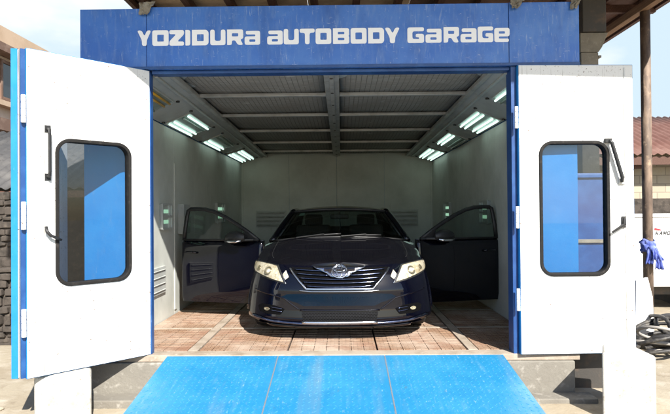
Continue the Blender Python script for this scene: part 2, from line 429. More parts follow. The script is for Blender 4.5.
# inner lining sheets, panel by panel, with recessed joints
def lining_side(x, sgn):
    m = MB(); y = FY + .06
    edges = [y]
    while y < BY - .3: y += 1.0; edges.append(min(y, BY - .004))
    edges[-1] = BY - .004
    for a, b in zip(edges, edges[1:]):
        x0, x1 = (x + .003, x + .018) if sgn > 0 else (x - .018, x - .003)
        m.box(x0, x1, a + .0012, b - .0012, FZ - .028, FZ + 2.385)
    return m.build('wall_lining', M['wall_in'], booth, bevel=.004, seg=1)
lining_side(IL, 1); lining_side(IR, -1)
MB().box(IL + .001, IR - .001, BY, BY + .12, FZ - .055, 3.05).build('back_wall', M['blue'], booth)
m = MB(); k = 0; x = IL + .02
while x < IR - .1:
    x2 = min(x + 1.04, IR - .02); m.box(x + .0012, x2 - .0012, BY - .018, BY - .003, FZ - .028, FZ + 2.62); x = x2
m.build('wall_lining', M['wall_in'], booth, bevel=.004, seg=1)
for xx in (IL + .035, IR - .035): MB().box(xx - .016, xx + .016, BY - .05, BY - .021, FZ + .02, FZ + 2.38).build('corner_trim', M['wall_in'], booth, bevel=.003)

# front panels either side of the opening, and jambs
MB().box(XL, OL - .05, FY, FY + .058, FZ - .055, ZT + .30).build('front_panel', M['blue'], booth, bevel=.004)
MB().box(OR + .05, XR, FY, FY + .058, FZ - .055, ZT + .30).build('front_panel', M['blue'], booth, bevel=.004)
MB().box(OL - .048, OL - .012, FY - .004, FY + .062, FZ - .055, ZT - .004).build('jamb', M['blue_shaded'], booth, bevel=.004)
MB().box(OR, OR + .048, FY - .045, FY + .10, FZ - .055, ZT - .004).build('jamb', M['blue_shaded'], booth, bevel=.004)
MB().box(OL + .002, OR - .002, FY - .02, FY + .10, ZT - .035, ZT - .004).build('head_jamb', M['blue_shaded'], booth, bevel=.004)

# fascia in three sheets
FTOP = 3.572
S1, S2 = -1.770, 1.541
fas = MB().box(S1 + .003, S2 - .003, FY - .062, FY - .003, ZT, FTOP).build('fascia', M['blue_faded'], booth, bevel=.003)
MB().box(XL - .004, S1 - .003, FY - .058, FY - .003, ZT, FTOP - .012).build('fascia', M['blue_faded'], booth, bevel=.003)
MB().box(S2 + .003, XR + .004, FY - .058, FY - .003, ZT, FTOP + .006).build('fascia', M['blue_faded'], booth, bevel=.003)
# folded edges and side returns of the fascia box
MB().box(XL - .004, XR + .004, FY - .001, FY + .5, FTOP - .06, FTOP - .04).build('fascia_cap', M['blue_shaded'], booth)
MB().box(XL - .004, XR + .004, FY - .070, FY - .063, ZT - .004, ZT + .022).build('fascia_lip', M['blue_shaded'], booth, bevel=.002)

# lettering
G = {}
R4 = lambda a, b, c, d: [(a, b), (c, b), (c, d), (a, d)]
G['O'] = [R4(0, 0, 1, 1), R4(.30, .27, .71, .72)]
G['D'] = [[(0, 0), (.88, 0), (1, .14), (1, .86), (.88, 1), (0, 1)], R4(.30, .27, .71, .72)]
G['Z'] = [[(0, 1), (1, 1), (1, .72), (.52, .26), (1, .26), (1, 0), (0, 0), (0, .28), (.48, .74), (0, .74)]]
G['I'] = [R4(0, 0, 1, 1)]
G['U'] = [[(0, 1), (.30, 1), (.30, .27), (.70, .27), (.70, 1), (1, 1), (1, 0), (0, 0)]]
G['Y'] = [[(0, 1), (.33, 1), (.52, .62), (.70, 1), (1, 1), (.68, .36), (.68, 0), (.34, 0), (.34, .36)]]
G['T'] = [[(0, 1), (1, 1), (1, .74), (.66, .74), (.66, 0), (.35, 0), (.35, .74), (0, .74)]]
G['R'] = [[(0, 0), (0, 1), (1, 1), (1, .42), (.82, .36), (1, 0), (.66, 0), (.5, .30), (.30, .30), (.30, 0)], R4(.30, .55, .69, .76)]
G['B'] = [[(0, 0), (1, 0), (1, .44), (.95, .5), (1, .56), (1, 1), (0, 1)], R4(.30, .61, .70, .77), R4(.30, .23, .70, .39)]
G['a'] = [[(.08, .90), (1, .90), (1, 0), (0, 0), (0, .54), (.69, .54), (.69, .67), (.08, .67)], R4(.30, .19, .69, .35)]
G['e'] = [[(0, .90), (1, .90), (1, .36), (.30, .36), (.30, .22), (.95, .22), (.95, 0), (0, 0)], R4(.30, .53, .70, .69)]
G['G'] = [[(0, 0), (0, 1), (1, 1), (1, .75), (.30, .75), (.30, .25), (.70, .25), (.70, .36), (.50, .36), (.50, .58), (1, .58), (1, 0)]]
word = [('Y', 137.3, 151.5), ('O', 152.6, 169), ('Z', 169.8, 184.6), ('I', 186, 190.9), ('D', 192.6, 209.3), ('U', 211, 226.3), ('R', 228, 244.2), ('a', 245.6, 261.2),
        ('a', 268.3, 283.9), ('U', 284.9, 300), ('T', 300.9, 316), ('O', 316.9, 332.6), ('B', 334.3, 350.6), ('O', 352, 368), ('D', 369.5, 385.5), ('Y', 386, 401.3),
        ('G', 408.8, 425.4), ('a', 426.9, 442.9), ('R', 444.9, 460.3), ('a', 461.8, 477.8), ('G', 478.9, 494.4), ('e', 495.5, 510.7)]
TXZ0, TXH = 3.215, .142
m = MB()
for ch, a, b in word:
    x0, x1 = (a - 341) / 109.8, (b - 341) / 109.8
    loops = []
    for j, lp in enumerate(G[ch]):
        q = [(x0 + px * (x1 - x0), TXZ0 + pz * TXH) for px, pz in lp]
        rr = [.004 if (ch in 'BDRI' and px == 0) or ch in 'Z' and j else .020 for px, pz in lp] if j == 0 else [.008] * len(lp)
        if ch == 'B' and j == 0: rr[3] = .004
        loops.append(round_poly(q, rr))
    m.fill(loops, FY - .0660, FY - .0625)
m.build('lettering', M['white_letter'], fas)
# torn tape left on the two fascia joints
def crumple(cx, cz, w, h, y, seed):
    rnd = random.Random(seed); m = MB()
    rows = []
    for i in range(8):
        row = []
        for j in range(7):
            u, v = j / 6, i / 7
            ww = w * (1 - .6 * v * rnd.uniform(.5, 1.2))
            row.append((cx + (u - .5) * ww + v * w * -.25, y - rnd.uniform(.002, .03), cz + (.5 - v) * h + rnd.uniform(-.008, .008)))
        rows.append(row)
    m.grid(rows)
    return m.build('torn_tape', M['concrete_dark'], fas, solid=.003)
crumple(S1 + .02, FTOP - .02, .15, .11, FY - .075, 3)
crumple(S2 + .08, FTOP - .01, .14, .10, FY - .075, 5)
crumple(XR - .03, FTOP - .02, .10, .09, FY - .07, 7)
crumple(XL + .05, ZT + .05, .15, .06, FY - .075, 9)

# roof of the booth box
MB().box(XL, XR, FY + .06, BY + .12, 3.052, 3.10).build('roof_panel', M['panel_grey'], booth)
# inside: header return so the ceiling closes behind the fascia
MB().box(IL, IR, FY + .101, FY + .13, FZ + 2.62, 3.05).build('header_return', M['panel_grey'], booth)

# ceiling of filter cloth, held by bars (falls slightly towards the back)
def cz(y): return FZ + 2.665 - (y - 5.17) * (.105 / 6.86)
CL, CR = -1.62, 1.44
bars = [5.135, 6.26, 7.45, 8.75, 10.05, 11.30, 11.98]
CXM = -.085
for a, b in zip(bars, bars[1:]):
    for x0, x1 in ((CL - .02, CXM - .07), (CXM + .07, CR + .02)):
        m = MB(); rows = []
        for i in range(7):
            y = a + (b - a) * i / 6
            rows.append([(x0 + (x1 - x0) * j / 8, y, cz(y) + .02 - .03 * math.sin(PI * i / 6) * math.sin(PI * j / 8) + random.uniform(-.006, .006)) for j in range(9)])
        m.grid(rows); m.build('ceiling_filter', M['filter'], booth, smooth=True, solid=.008)
for y in bars[1:-1]:
    for x0, x1 in ((CL, CXM - .075), (CXM + .075, CR)):
        MB().box(x0, x1, y - .03, y + .03, cz(y) - .028, cz(y) + .01).build('ceiling_bar', M['alu'], booth, bevel=.004)
m = MB(); m.bar((CXM, 5.14, cz(5.14) - .02), (CXM, 12.0, cz(12.0) - .02), .15, .05)
beam = m.build('ceiling_beam', M['alu'], booth, bevel=.006)
m = MB(); m.bar((CXM, 5.14, cz(5.14) - .052), (CXM, 12.0, cz(12.0) - .052), .045, .012)
m.build('beam_rib', M['alu'], beam, bevel=.003)
y = 5.35
while y < 11.9:
    MB().lathe([(.0, -.008), (.016, -.006), (.016, .0)], 10, 'z', (CXM, y, cz(y) - .060)).build('bolt', M['steel_dark'], beam); y += .62
# flat frame strips beside the filters and the sloping light panels
def PZ(t, y): return FZ + 2.395 + t * (cz(y) - .02 - FZ - 2.395)
for side in (-1, 1):
    xw = (IL + .02) if side < 0 else (IR - .02)
    xc = CL if side < 0 else CR
    def pt(t, y, d=0.0):
        return (xw + (xc - xw) * t, y, PZ(t, y) - d)
    m = MB(); ya, yb = 5.14, BY - .02
    for a, b in zip(range(0, 7), range(1, 8)):
        y0 = ya + (yb - ya) * a / 7 + .003; y1 = ya + (yb - ya) * b / 7 - .003
        m.poly([pt(0, y0), pt(1, y0), pt(1, y1), pt(0, y1), pt(0, y0, -.02), pt(1, y0, -.02), pt(1, y1, -.02), pt(0, y1, -.02)],
               [(0, 1, 2, 3), (7, 6, 5, 4), (0, 4, 5, 1), (1, 5, 6, 2), (2, 6, 7, 3), (3, 7, 4, 0)])
    m.build('light_panel', M['panel_grey'], booth)
    m = MB(); m.bar((xc, ya, cz(ya) - .028), (xc, yb, cz(yb) - .028), .05, .05)
    m.build('filter_frame', M['alu'], booth, bevel=.005)
    m = MB()
    a, b = pt(.80, ya, .012), pt(.80, yb, .012); m.bar(a, b, .03, .02); 
    m.build('filter_frame', M['panel_grey'], booth, bevel=.004)
    for i, (y0, y1) in enumerate(((5.16, 6.02), (6.70, 7.75), (8.45, 9.56), (10.3, 11.75))):
        # shallow fixture: reflector tray + tubes
        f = MB()
        tl, th = .08, .60
        f.poly([pt(tl, y0, .003), pt(th, y0, .003), pt(th, y1, .003), pt(tl, y1, .003), pt(tl, y0, .012), pt(th, y0, .012), pt(th, y1, .012), pt(tl, y1, .012)],
               [(0, 1, 2, 3), (7, 6, 5, 4), (0, 4, 5, 1), (1, 5, 6, 2), (2, 6, 7, 3), (3, 7, 4, 0)])
        fx = f.build('light_fixture', M['fixture'], booth)
        e = MB()
        for t in (tl - .01, th + .01): e.bar(pt(t, y0 - .02, .012), pt(t, y1 + .02, .012), .016, .016)
        for yy in (y0 - .012, y1 + .012): e.bar(pt(tl, yy, .012), pt(th, yy, .012), .016, .016)
        e.build('fixture_rim', M['panel_grey'], fx, bevel=.003)
        lit = {(-1, 0): {}, (-1, 1): {.13: 1, .24: 1, .55: 1}, (-1, 2): {.13: 1, .24: 1}, (-1, 3): {.13: 1, .24: 1, .44: 1, .55: 1},
               (1, 0): {.55: 1}, (1, 1): {.13: 1, .24: 1, .44: 1, .55: 1}, (1, 2): {.44: 1, .55: 1}, (1, 3): {.13: 1, .24: 1, .44: 1, .55: 1}}[(side, i)]
        for t in (.13, .24, .44, .55):
            mt = M['tube'] if t in lit else M['fixture']
            if side < 0 and i == 0 and t > .4: mt = M['tube_amber']
            MB().tube([pt(t, y0 + .03, .032), pt(t, y1 - .03, .030)], .0135, 10).build('tube', mt, fx, smooth=True)
        for yy in (y0 - .07, y1 + .07):
            for t in (.05, .66): MB().lathe([(.0, -.02), (.022, -.018), (.022, 0)], 8, 'z', pt(t, yy, .0)).build('clip', M['black_plastic'], fx)
    # wire clip and cable on the right panel
m = MB(); m.tube([(IR - .03, 5.7, FZ + 2.36), (IR - .05, 5.75, FZ + 2.2), (IR - .03, 5.9, FZ + 2.05), (IR - .04, 6.0, FZ + 1.98)], .006, 6)
m.build('cable', M['black_plastic'], booth)
# cove strip where wall meets light panel
# wall lamps (two lit tubes behind a frame), vents and box
def wall_lamp(side, y, z, w=.42, h=.30, nt=2):
    xw = IL + .018 if side < 0 else IR - .018; s = -side
    f = MB(); f.box(min(xw, xw + s * .025), max(xw, xw + s * .025), y - w / 2, y + w / 2, z - h / 2, z + h / 2)
    fx = f.build('wall_lamp', M['panel_grey'], booth, bevel=.004)
    for k in range(nt):
        zz = z + (k - (nt - 1) / 2) * h * .42
        MB().box(min(xw + s * .026, xw + s * .034), max(xw + s * .026, xw + s * .034), y - w * .40, y + w * .40, zz - h * .075, zz + h * .075).build('tube', M['tube_side'], fx, bevel=.003)
    r = MB()
    for yy in (y - w / 2, y + w / 2, y + w * .22): r.box(min(xw + s * .026, xw + s * .05), max(xw + s * .026, xw + s * .05), yy - .012, yy + .012, z - h / 2, z + h / 2)
    for zz in (z - h / 2, z, z + h / 2): r.box(min(xw + s * .027, xw + s * .049), max(xw + s * .027, xw + s * .049), y - w / 2 + .012, y + w / 2 - .012, zz - .012, zz + .012)
    r.build('lamp_frame', M['panel_grey'], fx)
wall_lamp(-1, 6.72, FZ + 1.26, .36, .30)
wall_lamp(-1, 9.75, FZ + 1.30, .62, .34)
wall_lamp(1, 7.55, FZ + 1.28, .42, .30)
wall_lamp(1, 10.2, FZ + 1.30, .55, .30)
def vent(name, p0, p1, z0, z1, depth, nslat, axis):
    a = MB()
    if axis == 'x':   # on a side wall: p0,p1 are y
        xw, s = depth
        a.box(min(xw, xw + s * .02), max(xw, xw + s * .02), p0, p1, z0, z1)
        v = a.build(name, M['panel_grey'], booth, bevel=.003)
        sl = MB()
        for k in range(nslat):
            zz = z0 + (z1 - z0) * (k + .5) / nslat
            R = Matrix.Rotation(.6 * s, 3, 'Y')
            sl.box(-.006, .006, p0 + .03, p1 - .03, -.003, .003, rot=R); 
            for vv in list(sl.bm.verts)[-8:]: vv.co += Vector((xw + s * .025, 0, zz))
        sl.build('slat', M['panel_grey'], v)
    else:
        a.box(p0, p1, depth - .02, depth, z0, z1); v = a.build(name, M['panel_grey'], booth, bevel=.003)
        sl = MB()
        for k in range(nslat):
            zz = z0 + (z1 - z0) * (k + .5) / nslat
            sl.box(p0 + .03, p1 - .03, -.02, .02, -.004, .004, rot=Matrix.Rotation(.6, 3, 'X'))
            for vv in list(sl.bm.verts)[-8:]: vv.co += Vector((0, depth - .04, zz))
        sl.build('slat', M['alu'], v)
vent('vent', -1.86, -1.20, FZ + .98, FZ + 1.34, BY - .02, 4, 'y')
vent('vent', 1.02, 1.68, FZ + .98, FZ + 1.34, BY - .02, 4, 'y')
vent('vent', 6.25, 6.72, FZ + .34, FZ + .66, (IL + .018, 1), 4, 'x')
vent('vent', 8.9, 9.5, FZ + .25, FZ + .72, (IR - .018, -1), 5, 'x')
MB().box(IL + .018, IL + .10, 7.30, 7.62, FZ + 1.02, FZ + 1.42).build('control_box', M['panel_grey'], booth, bevel=.006)
MB().box(IL + .018, IL + .030, 7.12, 7.20, FZ + .05, FZ + 1.95).build('wall_post', M['wall_in'], booth, bevel=.003)

# floor: pit base, gratings between dusty strips
MB().box(IL, IR, FY + .02, BY, FZ - .055, FZ - .032).build('floor_base', M['pit'], booth)
strips_x = [(-1.455, -1.365), (1.185, 1.275)]
for a, b in strips_x: MB().box(a, b, FY + .11, BY - .02, FZ - .03, FZ + .004).build('floor_strip', M['strip'], booth, bevel=.004)
MB().box(XL + .02, XR - .02, FY - .05, FY + .105, FZ - .058, FZ + .001).build('threshold', M['strip'], booth, bevel=.006)
ycross = [5.18, 6.20, 7.3, 8.4, 9.5, 10.6, 11.98]
zones = [(IL + .02, -1.46), (-1.36, 1.18), (1.28, IR - .02)]
for zi, (xa, xb) in enumerate(zones):
    for j, (ya, yb) in enumerate(zip(ycross, ycross[1:])):
        if j:
            MB().box(xa, xb, ya - .028, ya + .028, FZ - .03, FZ + .002).build('floor_strip', M['strip'], booth, bevel=.004)
        npan = 3 if zi == 1 else 1
        for q in range(npan):
            x0 = xa + (xb - xa) * q / npan + .006; x1 = xa + (xb - xa) * (q + 1) / npan - .006
            g = MB(); ns = max(3, round((x1 - x0) / .118)); w_ = (x1 - x0) / ns
            for s_ in range(ns):
                dz = random.uniform(-.002, .002)
                g.box(x0 + s_ * w_ + .0028, x0 + (s_ + 1) * w_ - .0028, ya + .034, yb - .034, FZ - .026 + dz, FZ - .003 + dz)
            yy = ya + .2
            while yy < yb - .1:
                g.box(x0 + .004, x1 - .004, yy - .0035, yy + .0035, FZ - .005, FZ - .0004); yy += .11
            g.build('floor_grating', M['grate'], booth)

# ---- bi-fold door leaves. local frame: u along leaf from hinge (x), y towards booth side, z up
def make_leaf(loc, rz, mirror, full=True, w=1.03):
    """leaf panel as a part of the booth; details are its sub-parts"""
    s = -1 if mirror else 1      # u direction
    z0, z1 = FZ + .004, ZT - .006
    T = .058
    W0, W1, H0, H1 = .185, .815, 1.09, 2.30
    # core panel with window hole: inner white sheet and blue outside sheet
    outer = rrect(.0, w, z0, z1, .004, 6)
    hole = rrect(W0 + .02, W1 - .02, H0 + .02, H1 - .02, .10, 6)
    fx = lambda lp: [(s * x, z) for x, z in lp]
    core = MB(); core.ring_prism(fx(outer), fx(hole), .006, T - .004)
    leaf = core.build('door_leaf', M['blue'], booth)
    leaf.location = loc; leaf.rotation_euler = (0, 0, rz)
    skin = MB(); o2 = rrect(.004, w - .005, z0 + .005, z1 - .005, .004, 6)
    skin.ring_prism(fx(o2), fx(hole), -.002, .0055)
    skin.build('inner_skin', M['white_door'], leaf, bevel=.002, seg=1)
    so, si = rrect(W0 - .006, W1 + .006, H0 - .006, H1 + .006, .125, 8), rrect(W0 + .024, W1 - .024, H0 + .024, H1 - .024, .095, 8)
    m = MB(); m.ring_prism(fx(so), fx(si), -.014, T + .012); m.build('window_seal', M['seal'], leaf, bevel=.006)
    pa = rrect(W0 + .018, W1 - .018, H0 + .018, H1 - .018, .10, 8)
    m = MB(); m.prism(fx(pa), T / 2 - .002, T / 2 + .002); m.build('pane', M['pane'], leaf)
    return leaf, s, z0, z1, T

HL = Vector((OL - .012, FY - .03, 0)); OUTL = Vector((-2.476, 4.30, 0))
dirL = (OUTL - HL); wL = dirL.length; angL = math.atan2(-dirL.y, -dirL.x)   # mirrored: local -x goes along dirL
leafL, s, z0, z1, T = make_leaf(HL, angL, True, w=wL)
# seam line with lock rod + handle + latch on left leaf (u from hinge)
def on(leaf, s): 
    return lambda u, y, z: (s * u, y, z)
f = on(leafL, s)
m = MB(); m.bar(f(.905, -.004, z0 + .04), f(.905, -.004, z1 - .05), .010, .006, up=(0, 1, 0)); m.build('lock_rod', M['alu'], leafL)
m = MB(); m.tube([f(.878, -.008, 1.98), f(.878, -.05, 1.99), f(.878, -.055, 2.02), f(.878, -.055, 2.33), f(.878, -.05, 2.36), f(.878, -.008, 2.37)], .013, 10)
for zz in (1.98, 2.37): m.box(min(s * .855, s * .90), max(s * .855, s * .90), -.010, -.0025, zz - .028, zz + .028)
m.build('handle', M['black_plastic'], leafL, smooth=False)
m = MB(); m.tube([f(.895, -.02, 1.58), f(.893, -.035, 1.54), f(.87, -.045, 1.51), f(.82, -.045, 1.485), f(.785, -.035, 1.47)], [.012, .014, .013, .012, .010], 8); m.build('latch', M['black_plastic'], leafL, smooth=True)
# second leaf of the left door, folded behind the first
H2 = OUTL + Vector((-.075, .02, 0)); OUT2 = Vector((-2.70, 5.40, 0)); d2 = OUT2 - H2
leaf2, s2, *_ = make_leaf(H2, math.atan2(d2.y, d2.x), False, w=d2.length)
for zz in (.72, 1.56, 2.40):
    m = MB(); prof = []
    for k in range(4): prof += [(.016, zz + k * .055), (.018, zz + k * .055 + .003), (.018, zz + k * .055 + .050), (.016, zz + k * .055 + .053)]
    m.lathe(prof, 12, 'z', (-wL - .022, -.012, 0)); m.build('hinge', M['white_door'], leafL)
m = MB(); m.box(-wL - .035, -wL - .002, .012, .030, z0 + .01, z1 - .01); m.build('edge_strip', M['blue_shaded'], leafL)

HR = Vector((OR + .050, FY - .10, 0)); OUTR = Vector((2.655, 5.005, 0)); dR = OUTR - HR; wR = dR.length
leafR, s, z0, z1, T = make_leaf(HR, math.atan2(dR.y, dR.x), False, w=wR)
m = MB(); m.bar((.965, -.004, z0 + .03), (.965, -.004, z1 - .03), .012, .005, up=(0, 1, 0)); m.build('lock_rod', M['alu'], leafR)
m = MB(); m.tube([(.815, -.02, 2.305), (.825, -.045, 2.28), (.915, -.045, 1.97), (.92, -.03, 1.93)], [.016, .017, .017, .013], 10)
m.box(.775, .835, -.03, -.002, 2.285, 2.325); m.build('handle', M['black_plastic'], leafR, smooth=False, bevel=.003)
m = MB(); m.tube([(.945, -.02, 1.60), (.935, -.04, 1.55), (.90, -.045, 1.53), (.82, -.045, 1.48)], [.012, .014, .013, .010], 8); m.box(.925, .957, -.02, -.002, 1.52, 1.62); m.build('latch', M['black_plastic'], leafR)
m = MB(); m.box(.90, .955, -.02, -.002, 1.91, 1.96); m.build('strike_plate', M['alu'], leafR, bevel=.004)
for zz in (.78, 1.52, 2.42):
    m = MB(); prof = []
    for k in range(4): prof += [(.014, zz + k * .05), (.016, zz + k * .05 + .003), (.016, zz + k * .05 + .045), (.014, zz + k * .05 + .048)]
    m.lathe(prof, 12, 'z', (-.022, -.006, 0)); m.build('hinge', M['white_door'], leafR)

# ------------------------------------------------------------------ access ramp
ramp = thing('access_ramp', 'sloping bright blue checker plate ramp leading up to the booth floor', 'ramp', (0, 0, 0))
RX = [-1.600, -.583, .385, 1.462]
slope = .148
yT, yBm = FY - .055, FY - .055 - .362 / .148
def rz_(y, d=0): return FZ - .006 - (yT - y) * slope + d
for i in range(3):
    x0, x1 = RX[i] + .004, RX[i + 1] - .004
    m = MB()
    P = [(x0, yBm, rz_(yBm)), (x1, yBm, rz_(yBm)), (x1, yT, rz_(yT)), (x0, yT, rz_(yT))]
    m.poly(P + [(a, b, c - .012) for a, b, c in P], [(0, 1, 2, 3), (7, 6, 5, 4), (0, 4, 5, 1), (1, 5, 6, 2), (2, 6, 7, 3), (3, 7, 4, 0)])
    pit = .047; nx = int((x1 - x0 - .03) / pit); ny = int((yT - yBm - .03) / pit)
    for a in range(nx):
        for b in range(ny):
            if random.random() < .02: continue
            cx, cy = x0 + .025 + (a + .5) * pit, yBm + .015 + (b + .5) * pit
            an = PI / 4 if (a + b) % 2 else -PI / 4
            ca, sa = math.cos(an), math.sin(an); L, Wd = .0185, .0058
            q = [(L, 0), (0, Wd), (-L, 0), (0, -Wd)]
            vs = [(cx + u * ca - v * sa, cy + u * sa + v * ca) for u, v in q]
            top = [(cx + .45 * (u * ca - v * sa), cy + .45 * (u * sa + v * ca)) for u, v in q]
            m.poly([(x, y, rz_(y, .0002)) for x, y in vs] + [(x, y, rz_(y, .0026)) for x, y in top],
                   [(0, 1, 5, 4), (1, 2, 6, 5), (2, 3, 7, 6), (3, 0, 4, 7), (4, 5, 6, 7)])
    m.build('ramp_plate', M['ramp'], ramp)
for x in RX[1:3]:
    m = MB(); m.bar((x, yBm + .02, rz_(yBm + .02, -.004)), (x, yT - .01, rz_(yT - .01, -.004)), .011, .012); m.build('ramp_seam', M['seam'], ramp)
for x in (RX[0] + .012, RX[3] - .012):
    m = MB(); m.poly([(x - .01, yBm + .05, rz_(yBm + .05) - .014), (x - .01, yT, rz_(yT) - .014), (x - .01, yT, .0), (x - .01, yBm + .05, -.01),
                      (x + .01, yBm + .05, rz_(yBm + .05) - .014), (x + .01, yT, rz_(yT) - .014), (x + .01, yT, .0), (x + .01, yBm + .05, -.01)],
                     [(0, 1, 2, 3), (7, 6, 5, 4), (0, 4, 5, 1), (1, 5, 6, 2), (2, 6, 7, 3), (3, 7, 4, 0)])
    m.build('ramp_side', M['blue_shaded'], ramp)

# ------------------------------------------------------------------ blocks under the leaves
m = MB(); m.box(-2.50, -2.02, 4.42, 4.72, -.03, FZ - .002)
for v in m.bm.verts:
    if v.co.y > 4.6 and v.co.x > -2.2: v.co.x = -2.155
tag(m.build('concrete_block', M['white_block'], bevel=.035, seg=3), 'white painted concrete block propping up the left door leaf', 'concrete block', 'white blocks under the door leaves')
m = MB(); m.box(2.09, 2.53, 4.46, 4.78, -.03, FZ + .15)
for v in m.bm.verts:
    if v.co.y > 4.6 and v.co.x < 2.2: v.co.x = 2.245
for v in m.bm.verts:
    if v.co.x > 2.5 and v.co.z > .2: v.co.z -= .03
tag(m.build('concrete_block', M['white_block'], bevel=.025, seg=3), 'larger whitewashed concrete block in front of the right door leaf', 'concrete block', 'white blocks under the door leaves')

# ------------------------------------------------------------------ car (local: x across, y backwards from the nose, z up)
car = thing('car', 'dark navy sedan parked nose-out in the booth with both front doors open', 'car', (-.02, 5.45, FZ))
W_T = [(.12, .975), (.22, 1.0), (.40, .985), (.60, .955), (.75, .930), (.85, .915), (1.0, .890)]
Y0_T = [(.13, .13), (.17, .06), (.22, .02), (.34, .035), (.42, .03), (.50, .015), (.56, .03), (.66, .075), (.74, .125), (.82, .19)]
ZT_T = [(0, .752), (.15, .764), (.35, .788), (.6, .83), (.8, .872), (1.1, .925), (1.45, .95), (2.6, .965), (3.6, .975), (4.3, .99), (4.75, .96)]
ZB_T = [(0, .135), (.5, .145), (.9, .18), (3.8, .20), (4.75, .30)]
LEN, LN, NE = 4.72, .62, 2.35
plan = []
for i in range(19):
    th = math.radians(90 * i / 18)
    plan.append((math.sin(th) ** (2 / NE), LN * (1 - math.cos(th) ** (2 / NE)), 1 - i / 18))
ysd = [.72 + .085 * i for i in range(0, 41)]
for y in ysd: plan.append((1.0, y, 0))
for i in range(9):
    th = math.radians(90 * i / 8)
    plan.append((math.cos(th) ** (2 / 2.6) if i < 8 else 0, 4.22 + .5 * (1 - math.cos(PI / 2 - th) ** (2 / 2.6) if 0 else math.sin(th) ** (2 / 2.6)), 0))
K = 22
def body_pt(i, k):
    ux, y, fr = plan[i]
    zb, zt = interp(ZB_T, y) + .06 * max(0, min(1, (y - .12) / .2)) * max(0, 1 - max(0, y - .55) / .4), interp(ZT_T, y)
    f = k / K; z = zb + (zt - zb) * f
    w = interp(W_T, z)
    if y > 1.2: w -= .02 * math.sin(min(1, (z - .2) / .6) * PI) * .4      # side tuck
    # shoulder rounding
    tuck = max(0, (f - .86) / .14); w -= .028 * tuck ** 2
    yy = y + interp(Y0_T, z) * max(0, 1 - y / 1.1) + .02 * tuck ** 2 * fr
    if y > 4.2: yy -= (z - .5) ** 2 * .25
    return Vector((w * ux, yy, z))
wheel_y = (.93, 3.68); wr = .335
def in_arch(p, slack=.055):
    return any((p.y - wy) ** 2 + (p.z - wr) ** 2 < (wr + slack) ** 2 for wy in wheel_y) and abs(p.x) > .55
P = [[body_pt(i, k) for k in range(K + 1)] for i in range(len(plan))]
def body_mesh(full=False):
    m = MB()
    for sgn in (1, -1):
        V = [[m.bm.verts.new((p.x * sgn, p.y, p.z)) for p in col] for col in P]
        for i in range(len(P) - 1):
            for k in range(K):
                c = (P[i][k] + P[i + 1][k] + P[i][k + 1] + P[i + 1][k + 1]) / 4
                if not full:
                    if in_arch(c): continue
                    if 1.34 < c.y < 2.42 and c.z > .30: continue           # open doorway
                m.bm.faces.new((V[i][k], V[i + 1][k], V[i + 1][k + 1], V[i][k + 1]))
    bmesh.ops.remove_doubles(m.bm, verts=m.bm.verts[:], dist=.0004)
    return m
bvh_m = body_mesh(True); bmesh.ops.recalc_face_normals(bvh_m.bm, faces=bvh_m.bm.faces[:])
# hood / bonnet grid added to the bvh too
iw = next(i for i, p in enumerate(plan) if p[1] >= 1.12)
def hood_rows(inset=.0, i0=1, lift=0.0):
    rows = []
    for i in range(i0, iw + 1):
        pz = P[i][K]; xi = pz.x - inset; row = []
        for j in range(25):
            u = -1 + 2 * j / 24
            yq = pz.y
            crown = (.028 + .052 * min(1, pz.y / .9)) * (1 - abs(u) ** 2.4)
            crease = .010 * math.exp(-((abs(u) - .62) / .10) ** 2) * min(1, pz.y / .5)
            row.append((xi * u, yq, pz.z + crown + crease + lift))
        rows.append(row)
    # the lip rolls over: rows near the nose bend forward in the middle
    return rows
HR_ = hood_rows()
bv = body_mesh(True)
body_bvh = BVHTree.FromBMesh(bv.bm); bv.bm.free(); bvh_m.bm.free()
body = body_mesh().build('body', M['paint'], car, smooth=True, subd=0)
hm = MB()
nose_pt = P[0][K]
hm.grid([[(nose_pt.x * 0 + HR_[0][j][0] * .0, nose_pt.y, nose_pt.z) for j in range(25)]] + HR_)
bmesh.ops.remove_doubles(hm.bm, verts=hm.bm.verts[:], dist=.0005)
hm.build('hood', M['hoodpaint'], car, smooth=True)
# hood shut-line: thin dark gaps running back from the headlamps
for sg in (1, -1):
    m = MB(); pts = []
    for r in HR_[13:]:
        j = 22 if sg > 0 else 2
        pts.append((r[j][0] * 1.005, r[j][1], r[j][2] + .0005))
    m.tube(pts, .0028, 6); m.build('shut_line', M['black_plastic'], car, smooth=True)

